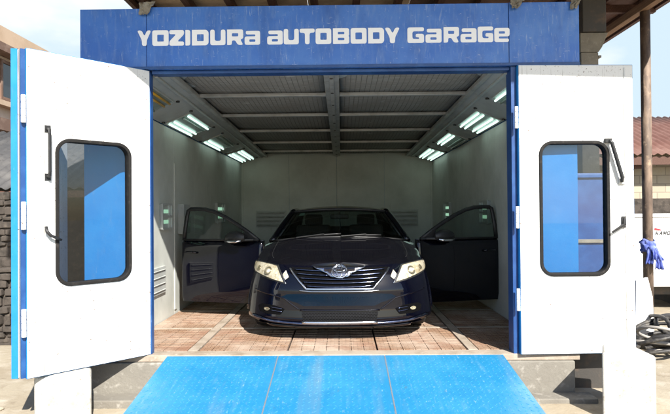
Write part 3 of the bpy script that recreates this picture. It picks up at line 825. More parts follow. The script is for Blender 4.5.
def front_y(x, z):
    h = body_bvh.ray_cast(Vector((x, -1, z)), Vector((0, 1, 0)))
    return h[0], h[1]
def patch(outline, off, step=.03, thick=.012, rnd=0.0):
    """outline (x,z) laid on the body from the front, pushed out along the surface normal"""
    if rnd: outline = round_poly(outline, rnd)
    bm = bmesh.new()
    vs = [bm.verts.new((x, 0, z)) for x, z in outline]; bm.faces.new(vs)
    xs_ = [v[0] for v in outline]; zs_ = [v[1] for v in outline]
    for ax, lo, hi in ((0, min(xs_), max(xs_)), (2, min(zs_), max(zs_))):
        q = math.ceil(lo / step) * step
        while q < hi:
            no = Vector((0, 0, 0)); no[ax] = 1; co = Vector((0, 0, 0)); co[ax] = q
            bmesh.ops.bisect_plane(bm, geom=bm.verts[:] + bm.edges[:] + bm.faces[:], dist=1e-5, plane_co=co, plane_no=no); q += step
    for v in bm.verts:
        p, nrm = front_y(v.co.x, v.co.z)
        if p is None:
            p, nrm = Vector((v.co.x, .55, v.co.z)), Vector((0, -1, 0))
        if nrm.y > 0: nrm = -nrm
        v.co = p + nrm * off
    bm.normal_update()
    if sum(f.normal.y for f in bm.faces) > 0: bmesh.ops.reverse_faces(bm, faces=bm.faces[:])
    # rim going back into the body
    es = [e for e in bm.edges if e.is_boundary]
    r = bmesh.ops.extrude_edge_only(bm, edges=es)
    for v in r['geom']:
        if isinstance(v, bmesh.types.BMVert): v.co.y += thick
    m = MB(); m.bm.free(); m.bm = bm
    return m
def front_curve(pts, off, nper=8):
    out = []
    for a, b in zip(pts, pts[1:]):
        for k in range(nper):
            t = k / nper; x, z = a[0] + (b[0] - a[0]) * t, a[1] + (b[1] - a[1]) * t
            p, nr = front_y(x, z)
            if p is None: continue
            if nr.y > 0: nr = -nr
            out.append(p + nr * off)
    p, nr = front_y(*pts[-1])
    if p is not None:
        if nr.y > 0: nr = -nr
        out.append(p + nr * off)
    return out
mir = lambda ol, s: [(x * s, z) for x, z in ol]

# headlamps
HLO = [(.540, .575), (.60, .69), (.632, .752), (.72, .768), (.84, .780), (.920, .780), (.930, .70), (.905, .670), (.81, .635), (.68, .600)]
for s in (1, -1):
    hl = patch(mir(HLO, s), .002, .025, .03, .012).build('headlight', M['black_plastic'], car)
    inner = [(.568, .590), (.622, .695), (.645, .740), (.72, .755), (.84, .768), (.910, .768), (.918, .706), (.895, .682), (.80, .650), (.68, .614)]
    patch(mir(inner, s), .009, .018, .008, .01).build('lamp_bowl', M['lamp_in'], hl, smooth=False)
    p, nr = front_y(.735 * s, .690); nr = nr if nr.y < 0 else -nr
    q = nr.to_track_quat('Z', 'Y').to_matrix().to_4x4(); q.translation = p + nr * .012
    r = MB(); r.lathe([(.040, -.004), (.046, .006), (.036, .010), (.032, .004)], 28); 
    for v in r.bm.verts: v.co = q @ v.co
    r.build('lamp_ring', M['lamp_ring'], hl, smooth=True)
    r = MB(); r.lathe([(.0, .012), (.016, .010), (.028, .004), (.031, .0)], 24)
    for v in r.bm.verts: v.co = q @ v.co
    r.build('projector', M['lamp_in'], hl, smooth=True)
    p, nr = front_y(.84 * s, .712); nr = nr if nr.y < 0 else -nr
    q = nr.to_track_quat('Z', 'Y').to_matrix().to_4x4(); q.translation = p + nr * .012
    r = MB(); r.lathe([(.022, -.002), (.026, .004), (.020, .006), (.0, .002)], 20)
    for v in r.bm.verts: v.co = q @ v.co
    r.build('indicator_bulb', M['lamp_ring'], hl, smooth=True)
    patch(mir(inner, s), .022, .03, .014, .01).build('lamp_lens', M['lens'], hl, smooth=True)
    r = MB(); r.tube(front_curve(mir(HLO[:3], s), .008), .006, 6); r.build('lamp_trim', M['chrome'], hl, smooth=True)
    # chrome corner between lamp and grille
    tri = [(.512, .640), (.545, .705), (.578, .662), (.548, .612)]
    patch(mir(tri, s), .010, .03, .012, .008).build('reflector', M['lamp_in'], car)

# grille
GO = [(-.505, .735), (.505, .735), (.475, .690), (.405, .610), (.325, .535), (-.325, .535), (-.405, .610), (-.475, .690)]
gr = patch(GO, .003, .03, .03, .015).build('grille', M['void'], car)
def hw_at(z): return interp([(.535, .315), (.61, .395), (.70, .465), (.752, .49)], z)
for k, z in enumerate((.702, .665, .628, .592, .557)):
    for sgn in ((1, -1) if k < 2 else (0,)):
        x_in = .13 if k < 1 else .105
        w = hw_at(z) - .012
        if sgn: xs_ = [sgn * (x_in + (w - x_in) * t / 10) for t in range(11)]
        else: xs_ = [-w + 2 * w * t / 24 for t in range(25)]
        pts = []
        for x in xs_:
            zz = z + .018 * (abs(x) / .46) ** 2 - .006
            p, nr = front_y(x, zz); nr = nr if nr.y < 0 else -nr
            pts.append(p + nr * .016)
        MB().tube(pts, .0105, 8, flat=.6).build('grille_bar', M['chrome_dull'], gr, smooth=True)
side_line = [(.500, .722), (.470, .682), (.402, .604), (.330, .532)]
full = mir(side_line, -1) + side_line[::-1]
MB().tube(front_curve(full, .012), .0115, 8).build('grille_surround', M['chrome'], gr, smooth=True)
MB().tube(front_curve([(-.40, .517), (-.28, .508), (.28, .508), (.40, .517)], .010), .012, 8, flat=.5).build('grille_lip', M['chrome'], gr, smooth=True)
# winged emblem plate with oval rings
wing = [(-.275, .733), (.275, .733), (.215, .706), (.12, .668), (.085, .638), (-.085, .638), (-.12, .668), (-.215, .706)]
patch(wing, .030, .03, .03, .02).build('emblem_plate', M['chrome_mid'], gr, smooth=True)
def ellipse_on(cx, cz_, a, b, off, n=28):
    out = []
    for k in range(n):
        t = 2 * PI * k / n; x, z = cx + a * math.cos(t), cz_ + b * math.sin(t)
        p, nr = front_y(cx + (x - cx) * .2, z); nr = nr if nr.y < 0 else -nr
        out.append(Vector((x, p.y, z)) + nr * off)
    return out
em = MB(); em.tube(ellipse_on(0, .682, .078, .052, .044), .0085, 10, closed=True); e0 = em.build('emblem', M['chrome'], gr, smooth=True)
MB().tube(ellipse_on(0, .700, .055, .023, .048), .0062, 8, closed=True).build('emblem_ring', M['chrome'], gr, smooth=True)
MB().tube(ellipse_on(0, .683, .026, .048, .052), .0062, 8, closed=True).build('emblem_ring', M['chrome'], gr, smooth=True)

# lower bumper: intake, lip, fog lamp recesses, creases
li = [(-.385, .305), (.385, .305), (.365, .215), (-.365, .215)]
it = patch(li, .004, .03, .02, .012).build('lower_intake', M['mesh_black'], car)
MB().tube(front_curve([(-.375, .206), (.375, .206)], .012, 16), .016, 12).build('intake_trim', M['chrome_soft'], it, smooth=True)
MB().tube(front_curve([(-.40, .318), (.40, .318)], .002, 16), .010, 8).build('intake_brow', M['paint'], it, smooth=True)
lip = [(-.90, .185), (-.60, .175), (-.3, .168), (.3, .168), (.60, .175), (.90, .185), (.90, .155), (.60, .147), (.3, .143), (-.3, .143), (-.60, .147), (-.90, .155)]
MB().tube(front_curve([(-.90, .235), (-.70, .205), (-.40, .192), (.40, .192), (.70, .205), (.90, .235)], .010, 10), .015, 8).build('bumper_trim', M['chrome_dull'], car, smooth=True)
patch(lip, .018, .03, .03).build('bumper_lip', M['paint'], car, smooth=True)
for s in (1, -1):
    fo = [(.555, .325), (.66, .355), (.80, .365), (.845, .34), (.83, .285), (.74, .265), (.60, .265)]
    fg = patch(mir(fo, s), .003, .03, .02, .012).build('fog_recess', M['void'], car)
    p, nr = front_y(.745 * s, .315); nr = nr if nr.y < 0 else -nr
    q = nr.to_track_quat('Z', 'Y').to_matrix().to_4x4(); q.translation = p + nr * .006
    r = MB(); r.lathe([(.022, 0), (.022, .004), (.018, .002), (.0, -.002)], 20)
    for v in r.bm.verts: v.co.x *= 1.7; v.co.y *= .8
    for v in r.bm.verts: v.co = q @ v.co
    r.build('fog_lamp', M['fog'] if s > 0 else M['lamp_ring'], fg, smooth=True)  # brighter material makes the right lamp look lit, the left one is duller
    for zz in (.295, .325):
        MB().tube(front_curve(mir([(.585, zz), (.70, zz + .012)], s), .008), .005, 6).build('louvre', M['chrome_dull'], fg, smooth=True)
    MB().tube(front_curve(mir([(.41, .325), (.50, .385), (.56, .43), (.70, .465), (.88, .50)], s), -.003), .010, 8).build('bumper_crease', M['paint'], car, smooth=True)

# arches and wheels
for wy in wheel_y:
    for s in (1, -1):
        pts = []
        for k in range(25):
            a = math.radians(-12 + 204 * k / 24); y, z = wy + math.cos(a) * (wr + .055), wr + math.sin(a) * (wr + .055)
            pts.append((s * (interp(W_T, z) - .012), y, max(z, .19)))
        MB().tube(pts, .022, 8).build('wheel_arch', M['paint'], car, smooth=True)
        m = MB(); rows = []
        for k in range(17):
            a = PI * k / 16; y, z = wy + math.cos(a) * (wr + .06), wr + math.sin(a) * (wr + .06)
            rows.append([(s * x, y, max(z, .19)) for x in (.50, .95)])
        m.grid(rows); m.build('arch_liner', M['black_plastic'], car)
        wh = MB(); wh.lathe([(.225, -.10), (.30, -.105), (.325, -.085), (.335, -.03), (.335, .03), (.325, .085), (.30, .105), (.225, .10)], 40, 'x', (s * .855, wy, wr))
        wheel = wh.build('wheel', M['tyre'], car, smooth=True)
        rm = MB(); rm.lathe([(.0, .05 * s), (.05, .06 * s), (.06, .04 * s), (.19, .02 * s), (.215, .06 * s), (.225, .085 * s), (.228, 0)], 30, 'x', (s * .83, wy, wr))
        rm.build('rim', M['alu'], wheel, smooth=True)
        for k in range(5):
            a = 2 * PI * k / 5; m = MB()
            m.bar((s * .895, wy + math.cos(a) * .04, wr + math.sin(a) * .04), (s * .895, wy + math.cos(a) * .205, wr + math.sin(a) * .205), .055, .03, up=(1, 0, 0))
            m.build('spoke', M['alu'], wheel, bevel=.006)

# underbody, cabin floor
MB().box(-.80, .80, .45, 4.4, .20, .235).build('underbody', M['black_plastic'], car)
for s in (1, -1):
    MB().box(min(s * .78, s * .93), max(s * .78, s * .93), 1.30, 3.3, .205, .30).build('door_sill', M['paint'], car, bevel=.02)

# greenhouse
def WB(u): return Vector((.835 * u, 1.06 + .26 * u * u, 1.0 - .055 * u * u))
def WT(u): return Vector((.635 * u, 1.86 + .11 * u * u, 1.335 - .035 * u * u))
def ws(u, v, d=0):
    p = WB(u).lerp(WT(u), v); bul = .035 * math.sin(PI * v) * (1 - u * u * .6)
    return p + Vector((0, -bul - d, bul + d * .8))
MB().grid([[ws(u / 10 * .955, v / 10) for u in range(-10, 11)] for v in range(0, 11)]).build('windscreen', M['car_glass'], car, smooth=True)
def RT(u): return Vector((.600 * u, 3.20 + .06 * u * u * -1, 1.315 - .035 * u * u))
def RB(u): return Vector((.70 * u, 3.86, 1.03 - .03 * u * u))
rows = []
for v in range(13):
    t = v / 12; row = []
    for j in range(17):
        u = -1 + j / 8; p = WT(u).lerp(RT(u), t)
        row.append(p + Vector((0, 0, .052 * math.sin(PI * min(1, t * 1.0)) * (1 - .35 * u * u))))
    rows.append(row)
MB().grid(rows).build('roof', M['hoodpaint'], car, smooth=True, solid=.02)
MB().grid([[RT(u / 6).lerp(RB(u / 6), v / 6) for u in range(-6, 7)] for v in range(7)]).build('rear_window', M['car_glass'], car, smooth=True)
# headliner edge / black band at the top of the screen, dash shelf
MB().tube([ws(u / 10, 1.0, .003) for u in range(-10, 11)], .016, 8).build('screen_surround', M['black_plastic'], car, smooth=True)
MB().tube([ws(u / 10 * .97, 0.0, .004) for u in range(-10, 11)], .014, 8).build('cowl_seal', M['black_plastic'], car, smooth=True)
m = MB(); m.grid([[Vector((x * P[iw][K].x * .97, P[iw][K].y - .10, P[iw][K].z + .045 - .06 * x * x)) for x in [i / 8 for i in range(-8, 9)]], [WB(i / 8) + Vector((0, .05, -.02)) for i in range(-8, 9)]])
m.build('cowl', M['black_plastic'], car, smooth=True, solid=.01)
for s in (1, -1):
    a = [ws(s, v / 10) for v in range(11)]
    rail = [WT(s)] + [WT(s).lerp(RT(s), t / 8) + Vector((0, 0, .034 * math.sin(PI * t / 8))) for t in range(1, 9)]
    cp = [RT(s).lerp(RB(s), t / 5) for t in range(1, 6)]
    MB().tube(a, .040, 10, flat=.8).build('pillar', M['paint'], car, smooth=True)
    MB().tube(rail, .036, 10).build('roof_rail', M['paint'], car, smooth=True)
    MB().tube([RT(s)] + cp, .045, 10).build('pillar', M['paint'], car, smooth=True)
    m = MB(); m.bar(rail[4] + Vector((0, .02, 0)), (s * .875, 2.46, .95), .08, .05, up=(1, 0, 0)); m.build('pillar', M['paint'], car, bevel=.01)
    # rear quarter panel between rail, pillar and belt, rear door glass
    b = lambda y: Vector((s * (interp(W_T, .96) - .03), y, .965))
    MB().grid([[rail[8].lerp(RB(s), t / 4), (rail[8].lerp(RB(s), t / 4)).lerp(b(3.35 + .5 * t / 4), .5) + Vector((s * .02, 0, 0)), b(3.35 + .5 * t / 4)] for t in range(5)]).build('quarter_panel', M['paint'], car, smooth=True, solid=.01)
    MB().grid([[rail[4].lerp(rail[8], t / 4), b(2.5 + .83 * t / 4)] for t in range(5)]).build('rear_door_glass', M['car_glass'], car, smooth=True)
    MB().grid([[b(2.42 + .3 * t), b(2.42 + .3 * t) + Vector((-s * .16, 0, .01))] for t in range(0, 6)]).build('waist_shelf', M['trim'], car)
# trunk lid and rear shelf
rows = []
for i in range(len(P)):
    if P[i][K].y > 3.80:
        pz = P[i][K]; rows.append([(pz.x * u, pz.y, pz.z + .045 * (1 - u * u)) for u in [j / 6 for j in range(-6, 7)]])
MB().grid(rows).build('trunk_lid', M['paint'], car, smooth=True)
MB().box(-.70, .70, 3.2, 3.9, .93, .95).build('parcel_shelf', M['trim'], car)
# cabin
m = MB(); m.grid([[Vector((.82 * u, 1.20 + .35 * v + .10 * u * u, .93 - .02 * v + .02 * math.sin(PI * v))) for u in [j / 8 for j in range(-8, 9)]] for v in [k / 5 for k in range(6)]] + [[Vector((.82 * j / 8, 1.58, .60)) for j in range(-8, 9)]])
m.build('dashboard', M['trim'], car, smooth=True, solid=.01)
for sx in (-.38, .38):
    s_ = MB(); s_.box(sx - .25, sx + .25, 1.95, 2.42, .40, .56); seat = s_.build('seat', M['trim'], car, bevel=.05, seg=3)
    s_ = MB(); s_.box(-.25, .25, -.06, .08, 0, .62, rot=Matrix.Rotation(-.3, 3, 'X'), at=(sx, 2.42, .52)); s_.build('backrest', M['trim'], seat, bevel=.05, seg=3)
    s_ = MB(); s_.box(-.13, .13, -.045, .045, 0, .17, rot=Matrix.Rotation(-.2, 3, 'X'), at=(sx, 2.62, 1.10)); s_.build('headrest', M['trim'], seat, bevel=.04, seg=3)
s_ = MB(); s_.box(-.65, .65, 3.05, 3.2, .5, 1.08); s_.build('rear_seat', M['trim'], car, bevel=.05, seg=3)
s_ = MB(); pts = []
for k in range(28):
    a = 2 * PI * k / 28; pts.append(Vector((-.38 + math.cos(a) * .185, 1.72 + math.sin(a) * .08, .885 + math.sin(a) * .165)))
s_.tube(pts, .016, 8, closed=True); sw = s_.build('steering_wheel', M['trim'], car, smooth=True)
s_ = MB(); s_.bar((-.55, 1.72, .885), (-.21, 1.72, .885), .03, .05); s_.build('spoke', M['trim'], sw, bevel=.01)
s_ = MB(); s_.box(-.12, .12, 1.80, 1.84, 1.205, 1.27); s_.build('rear_view_mirror', M['black_plastic'], car, bevel=.015)
s_ = MB(); s_.tube([(0, 1.82, 1.27), (0, 1.80, 1.31)], .01, 6); s_.build('mirror_stem', M['black_plastic'], car)
# hanging ornament cord under the mirror
s_ = MB(); s_.tube([(.0, 1.80, 1.205), (.012, 1.79, 1.12), (.004, 1.79, 1.07)], .006, 6); s_.lathe([(0, 1.02), (.016, 1.035), (.018, 1.055), (0, 1.075)], 10, 'z', (.004, 1.79, 0)); s_.build('hanging_ornament', M['chrome_dull'], car)
# sticker inside the screen
pts = [ws(u, v, -.006) for u, v in ((-.80, .80), (-.69, .80), (-.70, .91), (-.80, .91))]
MB().poly(pts + [p + Vector((0, .002, -.001)) for p in pts], [(0, 1, 2, 3), (7, 6, 5, 4)]).build('sticker', M['sticker'], car)
# wipers
for a, b in (((-.62, .00), (.02, .055)), ((.02, -.005), (.60, .05))):
    pts = [ws(a[0] + (b[0] - a[0]) * t / 8, a[1] + (b[1] - a[1]) * t / 8 + .0, .022) for t in range(9)]
    w_ = MB(); w_.tube(pts, .011, 6); wp = w_.build('wiper', M['black_plastic'], car, smooth=True)
    mid = pts[5]; w_ = MB(); w_.bar(pts[0] + Vector((0, -.03, .0)), mid + Vector((0, -.012, .012)), .018, .012); w_.build('wiper_arm', M['black_plastic'], wp, bevel=.003)

# front doors, swung open
def front_door(s):
    hx, hy = .945, 1.30; phi = math.radians(76)
    du = Vector((s * math.sin(phi), math.cos(phi), 0)); dn = Vector((s * math.cos(phi), -math.sin(phi), 0))
    Q = lambda u, n_, z: Vector((s * hx, hy, 0)) + du * u + dn * n_ + Vector((0, 0, z))
    # curved outer skin and inner card
    rows_o, rows_i = [], []
    us = [0, .015, .05, .2, .35, .5, .65, .8, .95, 1.06, 1.095, 1.11]; zs = [.175, .19, .25, .32, .42, .55, .68, .78, .86, .92, .95, .958]
    for z in zs:
        f = (z - .175) / .783; bul = .028 * math.sin(PI * min(1, f * .9 + .05)) - (.03 if z > .94 else 0) - (.018 if z < .21 else 0)
        edge = lambda u: -.02 if u in (0, 1.11) else 0
        uo = lambda u: u - (.012 * (1 - abs(f - .5) * 2) if u > 1 else 0) + (.03 * (1 - f) ** 2 if u < .1 else 0)
        rows_o.append([Q(uo(u), bul + edge(u), z) for u in us]); rows_i.append([Q(uo(u), -.075 + edge(u) * -.5, z) for u in us])
    m = MB(); m.grid(rows_o); d = m.build('front_door', M['paint'], car, smooth=True)
    m = MB(); m.grid(rows_i); m.grid([rows_o[0], rows_i[0]]); m.grid([rows_o[-1], rows_i[-1]])
    m.grid([[r[0] for r in rows_o], [r[0] for r in rows_i]]); m.grid([[r[-1] for r in rows_o], [r[-1] for r in rows_i]])
    m.build('door_card', M['trim'], d)
    fr = [(.06, .955), (.20, 1.055), (.36, 1.155), (.52, 1.245), (.68, 1.315), (.80, 1.345), (.92, 1.352), (1.01, 1.350), (1.045, 1.33), (1.06, 1.25), (1.075, 1.12), (1.085, .955)]
    lean = lambda z: -.02 - (z - .95) * .10
    m = MB(); m.tube([Q(u, lean(z), z) for u, z in fr], .026, 8); m.build('window_frame', M['black_plastic'], d, smooth=True)
    gp = [Q(u, lean(z), z) for u, z in fr]
    m = MB(); m.poly(gp, [tuple(range(len(gp)))]); m.build('door_glass', M['car_glass'], d)
    m = MB(); m.tube([Q(.05, .004, .962), Q(.5, .012, .962), Q(1.09, .004, .962)], .012, 8); m.build('belt_trim', M['black_plastic'], d, smooth=True)
    # handle
    m = MB(); m.tube([Q(.88, .012, .80), Q(.885, .045, .803), Q(.95, .052, .806), Q(1.03, .045, .806), Q(1.04, .010, .806)], .013, 8); m.build('door_handle', M['paint'], d, smooth=True)
    # mirror: pod with silver signal strip
    m = MB(); rows = []
    for k in range(9):
        t = k / 8; r = math.sin(PI * (.08 + .84 * t)) ** .6
        u = .20 + .26 * t
        rows.append([Q(u, .085 + .060 * r * math.cos(a) - .02 * t, .992 + .078 * r * math.sin(a) * (1.1 if math.sin(a) > 0 else .9)) for a in [2 * PI * j / 14 for j in range(15)]])
    m.grid(rows)
    for rr in (rows[0], rows[-1]): m.poly(rr[:-1], [tuple(range(14))])
    mr_ = m.build('mirror', M['black_plastic'], d, smooth=True)
    m = MB(); m.tube([Q(.225, .148, .958), Q(.30, .156, .945), Q(.37, .148, .945), Q(.44, .125, .955)], .016, 8); m.build('signal_strip', M['chrome'], mr_, smooth=True)
    m = MB(); m.bar(Q(.12, .0, .965), Q(.24, .08, .965), .06, .035); m.build('mirror_arm', M['black_plastic'], mr_, bevel=.01)
    m = MB(); m.poly([Q(.05, -.008, .955), Q(.25, -.008, .955), Q(.25, -.018, 1.075), Q(.05, .0, .952), Q(.25, .0, .956), Q(.25, -.006, 1.078)], [(0, 1, 2), (5, 4, 3), (0, 3, 4, 1), (1, 4, 5, 2), (2, 5, 3, 0)]); m.build('mirror_sail', M['black_plastic'], mr_)
front_door(-1); front_door(1)

# ------------------------------------------------------------------ canopy over the booth
RZ = EYE + 2.85
can = thing('canopy', 'dark timber canopy roof on posts covering the booth from behind and above', 'canopy', (0, 0, 0))
X0, X1, YF, YB = -2.80, 4.43, 3.34, 13.6
MB().box(X0 + .05, X1 - .05, YF - .04, YF - .003, RZ - .12, RZ + .16).build('eave_board', M['wood_dark'], can)  # unseen board, added to give the canopy's shadow a straight edge
edges = [X0, -.45, 1.0, 2.75, X1]
for i, (a, b) in enumerate(zip(edges, edges[1:])):
    MB().box(a + .004, b - .004, YF, YB, RZ + .13, RZ + .15).build('roof_sheet', M['sheet_tan'] if i < 2 else M['sheet_brown'], can)
for i in range(13):
    x = X0 + .12 + (X1 - X0 - .24) * i / 12
    MB().box(x - .05, x + .05, YF + .02, YB - .02, RZ + .015, RZ + .127).build('rafter', M['wood_dark'], can, bevel=.006, seg=1)
for y in (4.1, 5.6, 7.72, 10.2, 13.2):
    MB().box(X0 + .02, X1 - .02, y - .04, y + .04, RZ - .10, RZ + .012).build('purlin', M['wood_dark'], can, bevel=.006, seg=1)
MB().box(X1 - .045, X1 + .015, YF, YB, RZ - .06, RZ + .17).build('verge_board', M['wood_dark'], can)
MB().box(X1 - .44, X1 - .34, 4.6, YB - .5, RZ - .21, RZ - .105).build('tie_beam', M['wood_tan'], can, bevel=.006)
MB().box(X0 - .015, X0 + .045, YF, YB, RZ - .06, RZ + .17).build('verge_board', M['wood_dark'], can)
MB().box(2.78, 3.05, 6.30, 6.62, EYE + 2.04, RZ - .105).build('post_casing', M['steel_dark'], can, bevel=.01)
MB().box(3.12, X1 - .06, 6.4, 6.48, RZ - .30, RZ - .105).build('tie_beam', M['wood_dark'], can, bevel=.006)
m = MB(); m.lathe([(.062, -.02), (.062, RZ + .02)], 20, 'z', (4.075, 7.36, 0)); pole = m.build('post', M['pole'], can, smooth=True)
m = MB(); m.box(-2.62, -2.47, 7.72, 7.87, -.02, RZ); m.build('post', M['steel_dark'], can, bevel=.008)
m = MB(); m.box(-2.62, -2.47, 13.0, 13.15, -.02, RZ); m.build('post', M['steel_dark'], can, bevel=.008)

# concrete column under the black casing
col_ = thing('column', 'grey brick and concrete column behind the right end of the fascia', 'column', (2.88, 6.45, 0))
m = MB(); m.box(-.11, .09, -.12, .14, -.02, EYE + 1.81); m.build('shaft', M['concrete_dark'], col_, bevel=.008)
m = MB(); m.prism([(-.12, 1.813 + EYE), (.09, 1.813 + EYE), (.13, 1.87 + EYE), (.20, 2.036 + EYE), (-.12, 2.036 + EYE)], -.13, .16); m.build('corbel', M['concrete_dark'], col_, bevel=.008)
m = MB(); m.box(.09, .12, -.125, .145, EYE + 1.75, EYE + 1.775); m.build('ledge', M['concrete_dark'], col_)

# blue fan cabinet beside the booth
cab = thing('fan_cabinet', 'shade-darkened blue steel fan cabinet beside the booth, seen through the right door window', 'cabinet', (2.58, 5.95, 0))
MB().box(-.36, .38, -.25, .25, .10, 2.06).build('casing', M['blue_shaded'], cab, bevel=.008)
for z in (.18, 1.36, 2.03): MB().box(-.362, .382, -.275, -.252, z - .018, z + .018).build('rail', M['concrete_dark'] if z == 1.36 else M['blue_shaded'], cab, bevel=.004)
for x in (-.28, .30): MB().box(x - .05, x + .05, -.22, .22, -.02, .098).build('foot', M['steel_dark'], cab)

# blue rag tied to the post
rg = thing('rag', 'blue cloth rag knotted round the rusty canopy post', 'rag', (4.075, 7.36, 0))
m = MB(); rnd = random.Random(4); rows = []
for i in range(13):
    v = i / 12; row = []
    for j in range(29):
        a = 2 * PI * j / 28
        r = .070 + .030 * math.sin(PI * v) ** .5 * (.6 + .4 * math.sin(3 * a + 7 * v)) + .010 * math.sin(11 * a + 9 * v) + .006 * math.sin(23 * a - 20 * v)
        row.append((math.cos(a) * r, math.sin(a) * r, 1.105 + .17 * v + .020 * math.sin(a * 2 + 1)))
    row[-1] = row[0]; rows.append(row)
m.grid(rows); m.build('wrap', M['cloth_blue'], rg, smooth=True, solid=.006)
for q, (ax, L, w, sw) in enumerate(((-.03, .20, .10, -.01), (.035, .27, .10, .05), (.0, .15, .12, .05))):
    m = MB(); rows = []
    for i in range(12):
        v = i / 11; row = []
        for j in range(13):
            u = j / 12 - .5
            row.append((ax + sw * v + u * w * (.45 + .85 * v), -.098 - .02 * q - .022 * math.sin(u * 17 + 3 * v + q) * (.3 + v) - .02 * math.sin(PI * v), 1.17 - L * v + .012 * math.sin(u * 20 + q)))
        rows.append(row)
    m.grid(rows); m.build('tail', M['cloth_blue'], rg, smooth=True, solid=.005)
m = MB(); rows = []
for i in range(9):
    th = PI * i / 8
    rows.append([(.0 + .05 * math.sin(th) * math.cos(a) * (1 + .2 * math.sin(4 * a + i)), -.105 + .04 * math.sin(th) * math.sin(a), 1.17 + .045 * math.cos(th)) for a in [2 * PI * j / 14 for j in range(15)]])
m.grid(rows); m.build('knot', M['cloth_blue'], rg, smooth=True)

# hoses heaped by the post
def hose(cx, cy, r0, turns, rad, mat, seed, label, tail):
    rnd = random.Random(seed); pts = []; n = int(turns * 26)
    for k in range(n + 1):
        a = 2 * PI * k / 26 + seed; t = k / n
        rr = r0 * (1 + .16 * math.sin(a * .37 + seed) + .06 * math.sin(a * 2.3))
        tilt = .16 * math.sin(seed * 1.7) 
        z = rad + .016 + .20 * t * (1 + .2 * math.sin(a * .5)) + .10 * math.sin(a + seed) * (.35 + t) + tilt * 0
        pts.append((cx + math.cos(a) * rr + .06 * math.sin(a * .21 + seed), cy + math.sin(a) * rr * .75, max(rad + .014, z)))
    last = Vector(pts[-1])
    for k in range(1, 9):
        t = k / 8; pts.append(last.lerp(Vector(tail), t) + Vector((0, -.10 * math.sin(PI * t), .12 * math.sin(PI * t))))
    m = MB(); m.tube(pts, rad, 8)
    tag(m.build('hose', mat, smooth=True), label, 'hose', 'hoses heaped by the post')
hose(3.95, 6.75, .36, 3.6, .024, M['hose_black'], 1, 'thick black hose coiled at the foot of the post', (4.0, 7.2, .30))
hose(3.72, 6.50, .30, 2.6, .019, M['hose_grey'], 4, 'pale grey hose looped on top of the black coil', (4.4, 6.35, .03))
hose(3.62, 6.35, .26, 2.2, .022, M['hose_black'], 9, 'black hose coil nearest the right door leaf', (4.3, 6.2, .03))
hose(4.35, 6.9, .32, 2.7, .028, M['hose_black'], 6, 'black hose coil lying farthest right near the sand', (5.1, 7.6, .04))
# foam sheet leaning on the post
m = MB(); m.prism([(3.80, .05), (4.05, .02), (4.03, .55), (3.97, .80), (3.82, .76)], 7.18, 7.22)
tag(m.build('foam_board', M['foam'], bevel=.006), 'broken white foam board standing against the post behind the hoses', 'foam board')

# white container with small red and black mark
ct = thing('container', 'white panelled container on skids with a small red and black mark', 'container', (0, 0, 0))
cx0, cx1, cy0, cz0, cz1 = 4.60, 8.6, 9.0, .42, 1.56
MB().box(cx0, cx1, cy0, cy0 + 1.6, cz0, cz1).build('body', M['white_panel'], ct, bevel=.015)
for x in (cx0 + .01, 6.6, cx1 - .01): MB().box(x - .02, x + .02, cy0 - .012, cy0 - .001, cz0 + .02, cz1 - .02).build('seam_cover', M['white_panel'], ct)
MB().box(cx0 - .02, cx1 + .02, cy0 - .02, cy0 + 1.62, cz1 + .001, cz1 + .04).build('top_edge', M['white_panel'], ct)
for x in (cx0 + .3, 5.9, 7.4): MB().box(x - .12, x + .12, cy0 + .05, cy0 + 1.5, .0, cz0 - .003).build('skid', M['steel_dark'], ct)
MB().box(cx0 + .05, cx1 - .05, cy0 + .25, cy0 + .35, .26, cz0 - .003).build('under_rail', M['steel_dark'], ct)
tx = 5.105; tz = 1.265
m = MB()
LT = {'K': [[(0, 0), (.25, 0), (.25, .36), (.40, .36), (.72, 0), (1, 0), (.58, .5), (.98, 1), (.70, 1), (.40, .62), (.25, .62), (.25, 1), (0, 1)]],
      'A': [[(0, 0), (.24, 0), (.32, .22), (.68, .22), (.76, 0), (1, 0), (.64, 1), (.36, 1)], [(.40, .44), (.60, .44), (.5, .76)]],
      'M': [[(0, 0), (.2, 0), (.2, .6), (.5, .1), (.8, .6), (.8, 0), (1, 0), (1, 1), (.8, 1), (.5, .5), (.2, 1), (0, 1)]],
      'O': [rrect(0, 1, 0, 1, .3, 4), rrect(.22, .78, .22, .78, .18, 4)]}
for i, ch in enumerate('KAMO'):
    m.fill([[(tx + i * .062 + .012 * pz + px * .05, tz + pz * .062) for px, pz in lp] for lp in LT[ch]], cy0 - .006, cy0 - .002)
mk = m.build('lettering', M['black_mark'], ct)
m = MB(); m.prism([(tx - .02, tz + .075), (tx + .10, tz + .072), (tx + .07, tz + .10), (tx - .01, tz + .115)], cy0 - .006, cy0 - .002); m.build('mark', M['red_mark'], ct)

# tin roofed building on the right
rb = thing('outbuilding', 'block built outbuilding with rusty red tin roof behind the white container', 'building', (0, 0, 0))
MB().box(6.0, 16, 13.6, 19.0, -.02, 3.05).build('wall', M['block_wall'], rb)
MB().box(5.98, 16.02, 13.54, 13.597, -.02, 1.95).build('rubble_plinth', M['stone'], rb)
rows = []; xs_ = [5.2 + .038 * i for i in range(290)]
for y, z in ((13.0, 2.98), (14.0, 3.42), (15.5, 4.05), (16.6, 4.45)):
    rows.append([(x, y, z + .025 * math.sin((x) * 2 * PI / .19)) for x in xs_])
MB().grid(rows).build('roof', M['tin'], rb, smooth=True, solid=.01)
rows = [[(x, 16.62, 4.45 + .025 * math.sin(x * 2 * PI / .19)) for x in xs_], [(x, 19.6, 3.0 + .025 * math.sin(x * 2 * PI / .19)) for x in xs_]]
MB().grid(rows).build('roof', M['tin'], rb, smooth=True, solid=.01)
